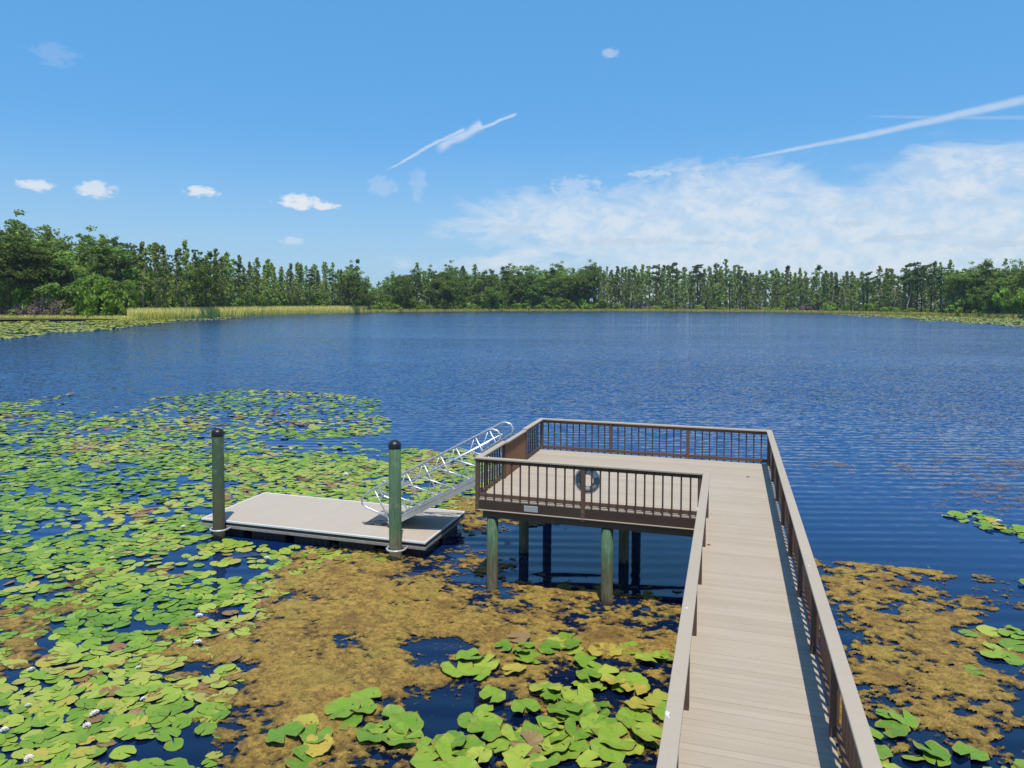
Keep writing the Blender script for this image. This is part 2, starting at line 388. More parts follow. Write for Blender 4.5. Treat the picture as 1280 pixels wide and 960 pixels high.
# ------------------------------------------------------------------ shore and ground
SHORE_PX = [(-160, 401), (-60, 400), (0, 399), (60, 399), (130, 399.5), (165, 400), (210, 398.5), (250, 396.5), (350, 392.5), (450, 390.3), (560, 389.3), (640, 388.8), (760, 388.8), (860, 389.2), (960, 390), (1050, 391.5), (1120, 393), (1180, 394.5), (1279, 397), (1380, 400), (1460, 402)]
SH = [onz(u, v)[:2] for u, v in SHORE_PX]
SU = np.array([a for a, b in SHORE_PX], float); SV = np.array([b for a, b in SHORE_PX], float)
def shore_v(u): return np.interp(u, SU, SV)
def shore_pt(u, off=0.0):                   # ground point, off metres behind the waterline
    P = onz(u, float(shore_v(u)))[:2]; d = P-CAM[:2]; return P+d/np.linalg.norm(d)*off
back = [(150, 90), (110, 20), (60, -30), (10, -42), (-40, -36), (-100, 0), (-190, 60)]
ring = [tuple(shore_pt(u)) for u in np.linspace(-160, 1460, 110)] + back
cx, cy = np.mean(np.array(ring), axis=0)
gb = MB(); n = len(ring); rows = []
for (k, off, z) in [(0, -3, W-.35), (1, 1.0, W+.08), (2, 8, W+.35), (3, 60, W+.6), (4, 500, W+1.0), (5, 4500, W+1.0)]:
    for i, (x, y) in enumerate(ring):
        d = Vector((x-cx, y-cy, 0)); d.normalize(); jit = (0 if k not in (1,) else math.sin(i*1.7)*1.2+math.sin(i*.9+1))
        gb.v.append((x+d.x*(off+jit), y+d.y*(off+jit), z))
for k in range(5):
    for i in range(n):
        j = (i+1) % n; gb.f.append((k*n+i, (k+1)*n+i, (k+1)*n+j, k*n+j)); gb.var.append(.5); gb.smooth.append(True)
k = NT('shore_ground'); p = k.pos(); a = k.noise(p, .15, 5); b = k.noise(p, 1.5, 5)
k.pbr(k.mix(k.ramp(a, [(.35, 0.0), (.65, 1.0)]), k.mix(b, (.08, .11, .03), (.14, .15, .045)), (.10, .085, .045)), .95, spec=.1)
go = obj('ground', gb, k.m); tag(go, kind='structure')

# ------------------------------------------------------------------ pier
PX0, PX1 = -4.93, 2.154; YF, YB = .667, 6.961; YEND = -40.0
XL1, XL2, XR1 = .397, .554, 1.998
pier = empty('wooden_pier', (0.9, 3.0, W), 'beige boarded wooden pier with a long walkway ending in a square platform', 'pier')
db = MB(); y = YEND; i = 0
rr = random.Random(3)
def board(x0, x1, y0):
    db.box(x0, x1, y0+.003, y0+.117, -.032, rr.uniform(-.0015, .0015), .004, rr.random())
y = YF+.055-.12
while y > YEND: board(XL1+.01, PX1-.078, y); y -= .12
y = YF+.055
while y < YB-.18: board(PX0+.045, PX1-.078, y); y += .12
db2 = obj('deck', db, M_DECK, pier)
jb = MB()                                   # joists under the deck
for x in (.50, 1.25, 2.0): jb.box(x-.02, x+.02, YEND, YF-.02, -.25, -.036)
for x in np.arange(-4.6, 2.0, .6): jb.box(x-.02, x+.02, YF+.12, YB-.14, -.25, -.036)
obj('joist', jb, M_BEAM, pier)
fb = MB()
fb.box(PX0+.05, XL1-.002, YF+.045, YF+.085, -.255, -.034, .004)
fb.box(PX0+.05, PX1-.08, YB-.10, YB-.06, -.255, -.034, .004)
fb.box(PX0+.045, PX0+.085, YF+.09, YB-.105, -.255, -.034, .004)
fb.box(PX1-.116, PX1-.08, YEND, YB-.105, -.255, -.034, .004)
fb.box(XL1-.0, XL1+.038, YEND, YF+.04, -.255, -.034, .004)
obj('rim_joist', fb, M_FASCIA, pier)
lb = MB(); lb.box(PX0+.04, XL1-.004, YF+.02, YF+.09, -.28, -.258, .003); obj('ledger_strip', lb, M_CAP, pier)
for yy in (.86, 3.69, 6.42):
    b_ = MB(); b_.box(-4.76, 2.08, yy-.07, yy+.07, -.47, -.285, .006); obj('beam', b_, M_BEAM, pier)
for yy in np.arange(-2.0, YEND, -3.0):
    b_ = MB(); b_.box(.42, 2.12, yy-.07, yy+.07, -.47, -.256, .006); obj('beam', b_, M_BEAM, pier)
pm = MB(); pm.lathe([(.142, -1.3), (.14, 0), (.138, .8), (.135, 1.766)], 18); pme = pm.mesh('pile', M_PILE)
def pile(x, y):
    o = link('pile', pme, pier, (x-pier.location.x, y-pier.location.y, 0)); o.rotation_euler[2] = random.random()*6
for yy in (.87, 3.69, 6.42):
    for xx in (-4.535, -1.735, 1.10): pile(xx, yy)
for yy in np.arange(-2.0, YEND, -3.0): pile(.75, yy); pile(1.8, yy)

# railings: each run is a thing of its own
bm_ = MB(); bm_.box(-.018, .018, -.018, .018, -.03, .955, .004, .5); BAL = bm_.mesh('baluster', M_BAL)
def post_mesh(lo):
    b_ = MB(); b_.box(-.048, .048, -.048, .048, lo, .958, .005, .4); return b_.mesh('post', M_WOOD)
POST = post_mesh(-.33); POSTD = post_mesh(0.002)
blt = MB(); blt.lathe([(.014, 0), (.014, .008), (.008, .012)], 8); BOLT = blt.mesh('bolt', M_BOLT)
def railing(name, label, p0, p1, inn, posts, bals, postmesh, capx=None, cap_sections=None, back=True):
    """axis aligned run p0->p1 (cap centre line), inn = inward unit normal"""
    p0 = Vector((*p0, 0)); p1 = Vector((*p1, 0)); t = (p1-p0).normalized(); nrm = Vector((*inn, 0))
    root = empty(name, (p0.x, p0.y, 0), label, 'railing')
    def bx(mb, s0, s1, o0, o1, z0, z1, ch=.004, var=.5):
        a = p0+t*s0+nrm*o0; b = p0+t*s1+nrm*o1; mb.box(a.x, b.x, a.y, b.y, z0, z1, ch, var)
    L = (p1-p0).length; ra, rb, bo_ = (-.048, -.012, .066) if back else (.002, .04, .017)
    for (s0, s1) in (cap_sections or [(0, L)]):
        c = MB(); s = s0
        while s < s1-.01:
            e = min(s+3.66, s1)
            if s1-e < .4: e = s1
            bx(c, s, e-.003, -.078, .078, .96, 1.0, .005, rr.random()); s = e
        obj('cap_rail', c, M_CAP, root)
        c = MB(); bx(c, s0+.05, s1-.05, ra, rb, .865, .957); obj('top_rail', c, M_WOOD, root)
        c = MB(); bx(c, s0+.05, s1-.05, ra, rb, .035, .125); obj('bottom_rail', c, M_WOOD, root)
    for s in posts:
        q = p0+t*s
        po = link('post', postmesh, root, (q.x-p0.x, q.y-p0.y, 0))
        if postmesh is POST:
            for zz in (-.11, -.27):
                bo = link('bolt', BOLT, po, tuple(nrm*-.048+Vector((0, 0, zz))))
                bo.rotation_euler = (-nrm).to_track_quat('Z', 'Y').to_euler()
    for s in bals:
        q = p0+t*s-nrm*bo_; link('baluster', BAL, root, (q.x-p0.x, q.y-p0.y, 0))
    return root, bx
def spread(a, b, step=.2085):
    n_ = max(1, round((b-a)/step)-1); st = (b-a)/(n_+1); return [a+st*(i+1) for i in range(n_)]
c_ = .078
# front run
x0 = PX0+c_
fr = [(-4.88, -2.286), (-2.286, .335)]
bals = [b-x0 for a, e in fr for b in spread(a, e)]
railing('railing', 'brown railing of the pier platform carrying the life ring, above two green piles', (x0-c_, YF+c_), (XL1, YF+c_), (0, 1), [.055, -2.286-PX0, .335-PX0], [b+c_ for b in bals], POST, back=False)
# lake side run
bb = [(-4.85, -2.613), (-2.613, -.257), (-.257, 2.076)]
railing('railing', 'three bay brown railing along the far edge of the pier platform', (PX0, YB-c_), (PX1, YB-c_), (0, -1), [.08, -2.613-PX0, -.257-PX0, PX1-PX0-.08], [b-PX0 for a, e in bb for b in spread(a, e)], POST)
# gangway side run, with the gate
ly0, ly1 = YF+.157, YB-.157; g0, g1 = 2.863-ly0, 4.862-ly0
gr, gbx = railing('railing', 'brown railing holding the lighter timber gate, beside the metal gangway', (PX0+c_, ly0), (PX0+c_, ly1), (1, 0), [g0-.05, g1+.05], spread(-.05, g0-.05)+spread(g1+.05, ly1-ly0+.05), POST, cap_sections=[(0, g0), (g1, ly1-ly0)])
gm = MB(); gbx(gm, g0+.02, g1-.02, -.06, .065, .925, .965, .005, .5); gate = obj('gate', gm, M_CAP, gr); tag(gate, 'light brown slatted timber gate in the railing')
c = MB(); gbx(c, g0+.03, g1-.03, -.03, .0, .80, .92); gbx(c, g0+.03, g1-.03, -.03, .0, .06, .16); obj('gate_frame', c, M_GATE, gate)
sb = MB(); sb.box(-.014, .014, -.034, .034, .03, .93, .004); SLAT = sb.mesh('gate_slat', M_GATE)
for s in np.linspace(g0+.07, g1-.07, 17): link('gate_slat', SLAT, gate, (.016, s, 0))
# walkway runs
def run_posts(): return [6.64-1.9744*k for k in range(0, 24) if 6.64-1.9744*k > YEND]
def runb(posts, lo, hi):
    ps = sorted(posts); out = []
    for a, e in zip(ps[:-1], ps[1:]): out += spread(a, e)
    return [b for b in out if lo <= b <= hi]
pr = run_posts(); ry0 = YB-.157
r1, rbx = railing('railing', 'long unbroken brown railing on the open water side of the walkway', (XR1+c_, ry0), (XR1+c_, YEND), (-1, 0), [ry0-p_ for p_ in pr], [ry0-b for b in runb(pr, -10.2, ry0)], POSTD)
pl = [-1.19-1.9744*k+1.9744 for k in range(0, 21)]
pl = [p_ for p_ in pl if p_ > YEND]; ly = YF
r2, lbx = railing('railing', 'long railing on the lily pad side of the walkway, ending at the platform corner', (XL1+c_, YF+.157), (XL1+c_, YEND), (1, 0), [YF+.157-p_ for p_ in pl], [YF+.157-b for b in runb(pl, -10.2, YF)], POSTD)
for root, xx, ps, nr in ((r1, XR1+c_, pr, -1), (r2, XL1+c_, pl, 1)):
    c = MB()
    for b in runb(ps, YEND, -10.2): c.box(xx-nr*.066-.018, xx-nr*.066+.018, b-.018, b+.018, -.03, .955, .004)
    o = obj('baluster_row', c, M_BAL, root); tag(o, kind='stuff')
# splashes left by birds on the caps
def splat(x, y, z, r, root):
    c = MB(); n_ = 14; V = [(x, y, z)]+[(x+r*rr.uniform(.5, 1.1)*math.cos(6.283*i/n_), y+1.5*r*rr.uniform(.5, 1.1)*math.sin(6.283*i/n_), z-.002) for i in range(n_)]
    c.add(V, [(0, 1+i, 1+(i+1) % n_) for i in range(n_)]); obj('white_dropping', c, M_WHITE, root)
for (u, v, r_, rt_) in [(834, 892, .032, r2), (858.5, 760, .02, r2), (872, 636, .022, r2), (1011, 707, .02, r1), (836, 897, .012, r2)]:
    P = onz(u, v, 1.0); splat(P[0], P[1], 1.0045, r_, rt_)

# life ring, sign, leaves on the deck
ringo = empty('life_ring', (-2.21, YF+.20, .30), 'life ring, shaded grey with sunlit white top, on the middle railing post of the platform', 'life ring')
def torus(mb, c, R_, r_, a0, a1, n=30, m=10, closed=False):
    V = []; fs = []
    for i in range(n+(0 if closed else 1)):
        th = a0+(a1-a0)*i/n
        for j in range(m):
            ph = 2*math.pi*j/m; rr_ = R_+r_*math.cos(ph); V.append((c[0]+rr_*math.cos(th), c[1]+r_*.8*math.sin(ph), c[2]+rr_*math.sin(th)))
    N = n if closed else n
    for i in range(N):
        for j in range(m):
            a = i*m+j; b = i*m+(j+1) % m; c2 = ((i+1) % n if closed else i+1)*m
            fs.append((a, b, c2+(j+1) % m, c2+j))
    mb.add(V, fs, .5, True)
c = MB(); torus(c, (-2.21, YF+.20, .60), .215, .075, 0, 2*math.pi, 36, 12, True); obj('ring_body', c, M_RING, ringo)
c = MB(); torus(c, (-2.21, YF+.20, .60), .215, .079, R(25), R(100), 12, 12); obj('sunlit_arc', c, M_RINGW, ringo)  # sunlit upper part of the ring, painted as a white arc
c = MB(); torus(c, (-2.21, YF+.20, .60), .305, .008, 0, 2*math.pi, 30, 6, True); obj('grab_rope', c, M_WHITE, ringo)
k = NT('notice_plate'); p = k.objc(); s_ = k.sep(p)
st = k.n('TexWave', _bands_direction='Z', Vector=p); st.inputs['Scale'].default_value = 11; st.inputs['Distortion'].default_value = 0
brk = k.noise(k.map(p, (60, 1, 11)), 1, 2); msk = k.math('MULTIPLY', k.ramp(st.outputs['Fac'], [(.55, 0.0), (.7, 1.0)]), k.ramp(brk, [(.42, 0.0), (.5, .5)]))
k.pbr(k.mix(msk, (.55, .56, .56), (.22, .22, .23)), .45, .4)
sgb = MB(); sgb.box(-3.70, -3.36, YF+.034, YF+.044, -.215, -.075, .003); sg = obj('notice_plate', sgb, k.m); tag(sg, 'small silver notice plate fixed to the dark front edge of the platform', 'sign')
def leaf(u, v, r):
    P = onz(u, v, .006); c = MB(); n_ = 10
    V = [(P[0], P[1], .012)]+[(P[0]+r*math.cos(6.283*i/n_)*(1 if i % 2 else .7), P[1]+.6*r*math.sin(6.283*i/n_), .006+.012*(i % 3 == 0)) for i in range(n_)]
    c.add(V, [(0, 1+i, 1+(i+1) % n_) for i in range(n_)])
    return obj('fallen_leaf', c, m_plain('dry_leaf', (.12, .07, .035), .9))
tag(leaf(935, 596, .055), 'curled brown leaf lying alone on the platform deck', 'leaf')
tag(leaf(886, 681, .05), 'brown leaf on the walkway boards beside the shorter railing', 'leaf')

# ------------------------------------------------------------------ floating dock, mooring piles, gangway
DZ = -1.765; DX0, DX1, DY0, DY1 = -14.15, -6.88, 2.20, 5.28
dock = empty('floating_dock', (-10.5, 3.7, W), 'low rectangular floating dock with beige deck and pale edge, on black floats', 'dock')
c = MB(); x = DX0+.05
while x < DX1-.05:
    e = min(x+.1375, DX1-.05); c.box(x, e-.0004, DY0+.05, DY1-.05, DZ-.03, DZ-.002+rr.uniform(0, .0015), .002, rr.random()); x += .1375
obj('deck', c, m_board('dock_board', (.50, .42, .325), (.51, .43, .335), .75, (40, 2, 40), .08), dock)
c = MB()
c.box(DX0, DX1, DY0, DY0+.05, DZ-.05, DZ+.004, .006); c.box(DX0, DX1, DY1-.05, DY1, DZ-.05, DZ+.004, .006)
c.box(DX0, DX0+.05, DY0+.0505, DY1-.0505, DZ-.05, DZ+.004, .006); c.box(DX1-.05, DX1, DY0+.0505, DY1-.0505, DZ-.05, DZ+.004, .006)
obj('edge_trim', c, M_WHITE, dock)
def frame_ring(inset, z0, z1, th):
    c = MB(); a, b, e, f_ = DX0+inset, DX1-inset, DY0+inset, DY1-inset
    c.box(a, b, e, e+th, z0, z1, .004); c.box(a, b, f_-th, f_, z0, z1, .004); c.box(a, a+th, e+th+.001, f_-th-.001, z0, z1, .004); c.box(b-th, b, e+th+.001, f_-th-.001, z0, z1, .004); return c
obj('rubber_fender', frame_ring(.02, DZ-.135, DZ-.052, .06), M_RUBBER, dock)
obj('side_frame', frame_ring(.0, DZ-.215, DZ-.137, .07), M_GREYTRIM, dock)
fl_ = MB(); fl_.box(-.58, .58, -.62, .62, 0, .42, .03); FL = fl_.mesh('float', M_FLOAT)
rib = MB()
for xx in np.arange(-.5, .51, .2): rib.box(xx-.03, xx+.03, -.635, -.615, .05, .38, .006)
FR = rib.mesh('float_rib', M_RUBBER)
for xx in np.linspace(DX0+.75, DX1-.75, 5):
    for yy in (DY0+.82, DY1-.82):
        o = link('float', FL, dock, (xx-dock.location.x, yy-dock.location.y, -.17))
        if yy < 3.5: link('float_rib', FR, o, (0, 0, 0))
c = MB(); c.lathe([(.178, -1.2), (.172, 0), (.165, 3.16)], 20); MPM = [c.mesh('pole', m) for m in M_MOOR]
c = MB(); c.lathe([(.171, 0), (.174, .015), (.174, .12), (.166, .14), (.11, .19), (.05, .222), (.012, .23)], 20); MCAP = c.mesh('pile_cap', M_CAPPILE)
for i, (x, lab) in enumerate([(-13.36, 'dark green mooring pile with black cap at the dock corner away from the gangway'), (-7.675, 'mottled bright green mooring pile with black cap in front of the metal gangway')]):
    o = empty('mooring_pile', (x, 2.02, W), lab, 'mooring pile', 'mooring piles of the floating dock')
    p_ = link('pole', MPM[i], o); p_.rotation_euler[2] = i*2.1
    link('pile_cap', MCAP, o, (0, 0, 3.04))
    o.rotation_euler = (0, R(-.5), 0)
    h = MB(); pts = [(x+.02+.25*math.cos(a), 2.02+.25*math.sin(a), DZ-.18) for a in np.linspace(R(150), R(390), 24)]
    pts = [(x+.02-.25, 2.235, DZ-.18)]+pts+[(x+.02+.25, 2.235, DZ-.18)]
    h.tube([(x-.23, 2.26, DZ-.17)]+[(x+.02+.25*math.cos(a), 2.02+.25*math.sin(a), DZ-.18) for a in np.linspace(R(170), R(370), 22)]+[(x+.27, 2.26, DZ-.17)], .028, 8)
    obj('pile_hoop', h, M_HOOP, dock)

gang = empty('gangway', (-6.8, 3.7, -.8), 'sloping silver aluminium truss gangway from the platform gate down to the floating dock', 'gangway')
GA = Vector((-8.39, 0, -1.655)); GB = Vector((-4.99, 0, .20)); gt = (GB-GA).normalized(); gn = Vector((-gt.z, 0, gt.x)); GL = (GB-GA).length
def G(s, h, y): 
    q = GA+gt*s+gn*h; return Vector((q.x, y, q.z))
GY = (3.07, 4.27)
for y in GY:
    chord = MB(); V = [G(0, -.10, y-.035), G(0, -.10, y+.035), G(0, .07, y+.035), G(0, .07, y-.035), G(GL, -.10, y-.035), G(GL, -.10, y+.035), G(GL, .07, y+.035), G(GL, .07, y-.035)]
    chord.add(V, [(0, 1, 2, 3), (7, 6, 5, 4), (0, 4, 5, 1), (1, 5, 6, 2), (2, 6, 7, 3), (3, 7, 4, 0)])
    V = [G(0, .045, y-.045), G(0, .045, y+.045), G(0, .08, y+.045), G(0, .08, y-.045), G(GL, .045, y-.045), G(GL, .045, y+.045), G(GL, .08, y+.045), G(GL, .08, y-.045)]
    chord.add(V, [(0, 1, 2, 3), (7, 6, 5, 4), (0, 4, 5, 1), (1, 5, 6, 2), (2, 6, 7, 3), (3, 7, 4, 0)])
    obj('bottom_chord', chord, M_ALU, gang)
    H = 1.1
    top = [G(.05, .22, y), G(-.28, .56, y), G(-.45, .74, y), G(-.51, .86, y), G(-.47, .97, y), G(-.34, 1.05, y), G(-.1, H, y)]
    top += [G(s, H, y) for s in np.linspace(.3, GL-.25, 6)]
    top += [G(GL+.14, H, y), G(GL+.27, 1.06, y), G(GL+.37, .96, y), G(GL+.39, .82, y), G(GL+.30, .70, y), G(GL-.32, .64, y)]
    hb = MB(); hb.tube(top, .03, 10); obj('handrail', hb, M_ALU, gang)
    mr = MB(); mr.tube([G(.02, .80, y), G(GL+.02, .80, y)], .022, 8); obj('mid_rail', mr, M_ALU, gang)
    S = [.05, 1.21, 2.39, 3.58]
    for s in S:
        t_ = MB(); t_.tube([G(s, .06, y), G(s, H-.01, y)], .024, 8); obj('truss_post', t_, M_ALU, gang)
    for s0, s1 in zip(S[:-1], S[1:]):
        t_ = MB(); t_.tube([G(s0+.02, H-.03, y), G(s1-.04, .08, y)], .024, 8); obj('diagonal', t_, M_ALU, gang)
        t_ = MB(); t_.tube([G(s0+.06, .08, y+.004), G(s1-.06, H-.04, y+.004)], .014, 8); obj('brace', t_, M_ALU, gang)
gd = MB(); s = 0.02
while s < GL-.03:                           # ribbed treads
    V = []
    for ss, hh in ((s, -.01), (s+.055, -.01), (s+.055, .012), (s, .012)):
        V += [G(ss, hh, GY[0]+.04), G(ss, hh, GY[1]-.04)]
    gd.add(V, [(0, 1, 3, 2), (2, 3, 5, 4), (4, 5, 7, 6), (6, 7, 1, 0), (0, 2, 4, 6), (1, 7, 5, 3)]); s += .068
obj('tread_deck', gd, M_ALUD, gang)
pn = MB(); V = [G(0.02, -.03, GY[0]+.04), G(GL, -.03, GY[0]+.04), G(GL, -.03, GY[1]-.04), G(.02, -.03, GY[1]-.04), G(0.02, -.05, GY[0]+.04), G(GL, -.05, GY[0]+.04), G(GL, -.05, GY[1]-.04), G(.02, -.05, GY[1]-.04)]
pn.add(V, [(0, 1, 2, 3), (7, 6, 5, 4), (0, 4, 5, 1), (1, 5, 6, 2), (2, 6, 7, 3), (3, 7, 4, 0)]); obj('deck_pan', pn, M_ALUD, gang)
rp = MB()                                   # hinged ramp plate at the foot
for i in range(9):
    a = GY[0]+.06+i*.122
    rp.add([G(.02, .01, a), G(.02, .01, a+.1), (GA.x-.86, a+.1, DZ+.012), (GA.x-.86, a, DZ+.012), G(.02, -.02, a), G(.02, -.02, a+.1), (GA.x-.86, a+.1, DZ+.006), (GA.x-.86, a, DZ+.006)], [(0, 1, 2, 3), (7, 6, 5, 4), (0, 4, 5, 1), (1, 5, 6, 2), (2, 6, 7, 3), (3, 7, 4, 0)])
obj('ramp_plate', rp, M_DARKMETAL, gang)
c = MB(); c.box(-5.06, -4.935, GY[0]-.02, GY[1]+.02, .0, .09, .006); obj('hinge_plate', c, M_ALUD, gang)
# ------------------------------------------------------------------ vegetation on the water
def m_pad(name, stops, src, raised=False):
    k = NT(name); p = k.pos()
    v = k.attr('var') if src == 'attr' else k.rnd()
    o = k.objc() if src != 'attr' else p
    c = k.ramp(v, stops)
    sp1 = k.noise(p, 22, 4, .7); sp2 = k.noise(p, 5, 3)
    c = k.mix(k.ramp(sp1, [(.60, 0.0), (.72, .55)]), c, (.23, .15, .03))
    c = k.mix(k.ramp(sp2, [(.45, 0.0), (.75, .4)]), c, (.30, .33, .05))
    h = k.noise(p, 30, 3)
    if src != 'attr':
        xyz = k.sep(o); th = k.math('ARCTAN2', xyz[1], xyz[0])
        vein = k.math('POWER', k.math('ABSOLUTE', k.math('COSINE', k.math('MULTIPLY', k.math('ADD', th, k.math('MULTIPLY', sp2, .25)), 9.0))), 14.0)
        rad = k.n('VectorMath', _operation='LENGTH', i0=o).outputs[1]
        c = k.mix(k.math('MULTIPLY', vein, .18), c, (.33, .42, .10))
        edge = k.math('MULTIPLY', k.ramp(rad, [(.86, 0.0), (1.0, 1.0)]), k.ramp(k.noise(p, 9, 4), [(.42, 0.0), (.6, .8)]))
        c = k.mix(edge, c, (.30, .22, .05))
        hole = k.ramp(k.noise(p, 14, 2, .4, 1.0), [(.70, 0.0), (.73, .85)]); c = k.mix(hole, c, (.10, .07, .025))
        h = k.math('SUBTRACT', h, k.math('MULTIPLY', vein, .4))
    nrm = k.bump(h, .35, .012)
    d = k.n('BsdfPrincipled', Roughness=.48); k.set(d.inputs['Base Color'], c); k.set(d.inputs['Normal'], nrm); d.inputs['Specular IOR Level'].default_value = .33
    k.t.links.new(d.outputs[0], k.out.inputs[0]); return k.m
G_ST = [(0.0, (.10, .225, .016)), (.3, (.155, .295, .02)), (.6, (.215, .345, .026)), (.85, (.31, .40, .04)), (1.0, (.37, .42, .055))]
Y_ST = [(0.0, (.33, .36, .05)), (.6, (.42, .36, .05)), (1.0, (.48, .33, .05))]
B_ST = [(0.0, (.16, .075, .03)), (.5, (.24, .13, .06)), (1.0, (.32, .19, .10))]
MIX_ST = [(0.0, (.11, .235, .018)), (.28, (.175, .31, .024)), (.55, (.25, .365, .035)), (.76, (.36, .43, .06)), (.86, (.36, .36, .07)), (.975, (.40, .34, .06)), (.992, (.36, .25, .07)), (1.0, (.27, .14, .05))]
PADM = {'green': m_pad('green_pad', G_ST, 'rnd'), 'yellow': m_pad('yellow_pad', Y_ST, 'rnd'), 'brown': m_pad('brown_pad', B_ST, 'rnd')}
M_PADBED = m_pad('pad_bed', MIX_ST, 'attr')
M_FARPAD = m_pad('far_pad_bed', [(0.0, (.20, .27, .035)), (.5, (.32, .36, .05)), (.85, (.42, .40, .07)), (1.0, (.25, .24, .05))], 'attr')
def pad_geo(seed, nseg=26, flat=True, heart=False, rag=0.0, rings=(.0, .45, .8, 1.0)):
    r_ = random.Random(seed); notch = r_.uniform(.10, .2) if not heart else r_.uniform(.3, .5)
    ph = [r_.uniform(0, 6.28) for _ in range(5)]; V = []; fs = []
    fold = r_.uniform(.05, .38) if heart else 0
    for i in range(nseg+1):
        th = notch+(2*math.pi-2*notch)*i/nseg
        rad = 1+.035*math.sin(3*th+ph[0])+.025*math.sin(5*th+ph[1])+.012*math.sin(11*th+ph[2])
        if rag: rad *= 1-rag*max(0.0, r_.gauss(.1, .5))
        if heart:
            e = min(th-notch, 2*math.pi-notch-th); rad *= (.86+.14*math.sin(min(e, .9)/.9*1.57))*(1+.10*abs(math.cos(th/2)))
        for q in rings[1:]:
            x = q*rad*math.cos(th); y = q*rad*math.sin(th)
            z = (.012*math.sin(4*th+ph[3])+.012*math.sin(7*th+ph[4]))*q*q*(1.4 if flat else 4)
            if heart: z += fold*abs(y)*.55*q+.06*x*x-.05*q*q
            else: z += .012*max(0, math.sin(th*1.0+ph[0]))*q**4*2.5
            V.append((x, y, z))
    m = len(rings)-1; c = len(V); V.append((-.0, 0, .0 if not heart else -.01))
    for i in range(nseg):
        a = i*m; b = (i+1)*m
        fs.append((c, a, b))
        for j in range(m-1): fs.append((a+j, a+j+1, b+j+1, b+j))
    return V, fs
def pad_mesh(seed, mat, **kw):
    mb = MB(); V, fs = pad_geo(seed, **kw); mb.add(V, fs, .5, True); return mb.mesh('lily_pad', mat)
FLATP = {kk: [pad_mesh(100+i, m, nseg=34, rag=(.02 if i < 4 else .1) if kk == 'green' else .16) for i in range(9)] for kk, m in PADM.items()}
HEARTP = {kk: [pad_mesh(200+i, m, nseg=34, flat=False, heart=True, rag=(.015 if i < 6 else .1) if kk == 'green' else .16) for i in range(9)] for kk, m in PADM.items()}
sm = MB(); sm.tube([(0, 0, 0), (.02, .01, -.15), (.05, .02, -.4)], .009, 6); STEM = sm.mesh('stem', m_plain('pad_stem', (.13, .16, .04), .6))

LEFT_BED = [(-60, 486), (60, 486), (106, 489), (60, 505), (30, 512), (120, 520), (185, 509), (305, 497), (380, 500), (468, 506), (474, 532), (400, 536), (335, 543), (325, 556), (380, 566), (440, 568), (500, 575), (600, 580), (612, 600), (585, 626), (520, 645), (470, 690), (425, 690), (395, 712), (345, 740), (332, 772), (268, 800), (302, 842), (285, 900), (262, 975), (-60, 990)]
HOLES = [([(205, 690), (345, 692), (390, 700), (340, 735), (260, 735), (205, 715)], .55), ([(-20, 725), (60, 715), (125, 735), (90, 770), (60, 830), (20, 850), (-20, 850)], .5), ([(105, 489), (185, 492), (190, 508), (120, 518), (30, 511)], .1), ([(330, 545), (500, 560), (470, 572), (330, 562)], .25), ([(60, 505), (240, 512), (230, 524), (60, 520)], .45)]
CLUSTER = [(335, 925), (430, 880), (450, 862), (520, 855), (545, 850), (598, 818), (640, 800), (690, 796), (770, 783), (812, 798), (846, 815), (840, 900), (835, 975), (330, 975)]
RIGHT_BEDS = [[(1165, 596), (1290, 590), (1290, 640), (1285, 680), (1235, 668), (1205, 655), (1176, 648), (1215, 630)], [(1255, 732), (1290, 725), (1290, 762), (1262, 757)], [(1190, 800), (1225, 785), (1290, 772), (1290, 870), (1240, 872), (1200, 830)], [(1078, 868), (1112, 868), (1145, 920), (1225, 940), (1290, 945), (1290, 975), (1090, 975)]]
def gap_noise(x, y): return fbm(x*.9, y*.9, 4)
def scatter(xr, yr, step):
    gx, gy = np.meshgrid(np.arange(*xr, step), np.arange(*yr, step*.87)); gx = gx+((np.arange(gx.shape[0]) % 2)*step*.5)[:, None]
    gx = gx+RNG.uniform(-.38, .38, gx.shape)*step; gy = gy+RNG.uniform(-.38, .38, gy.shape)*step
    return gx.ravel(), gy.ravel()
def blocked(x, y): # keep clear of dock and piles
    b = (x > DX0-.18) & (x < DX1+.18) & (y > DY0-.18) & (y < DY1+.18)
    for (a, c_) in [(-13.36, 2.02), (-7.675, 2.02)]: b |= np.hypot(x-a, y-c_) < .36
    b |= (x > XL1-.25) & (x < PX1+.2) & (y < YF+.5)
    return b
pads = []                                    # (x, y, dist, cluster)
gx, gy = scatter((-46, 3), (-8.5, 45), .258)
u, v, d = px(gx, gy); ed = edgedist(u, v, LEFT_BED); nz = gap_noise(gx, gy); nz2 = fbm(gx*.28+40, gy*.28, 3)
keep = (d > 1) & (ed > -10+40*(nz2-.5)*np.clip((v-480)/120, .15, 1)) & (u > -90) & (v < 985) & ~blocked(gx, gy)
prob = np.clip(1.3-3.4*np.clip(nz-.565, 0, 1)*2.2, 0, 1); prob = np.where(nz2 > .62, prob*.55, prob)
prob = np.where(v < 580, prob*np.clip(.50+.4*(v-520)/60, .36, 1), prob)
for poly, f_ in HOLES: prob = np.where(inpoly(u, v, poly), prob*f_, prob)
keep &= RNG.random(gx.shape) < prob
LX, LY = gx[keep], gy[keep]; LD = d[keep]; order = np.argsort(LD)
NL = 150
def kind_pick(r_): return 'green' if r_ < .91 else ('yellow' if r_ < .97 else 'brown')
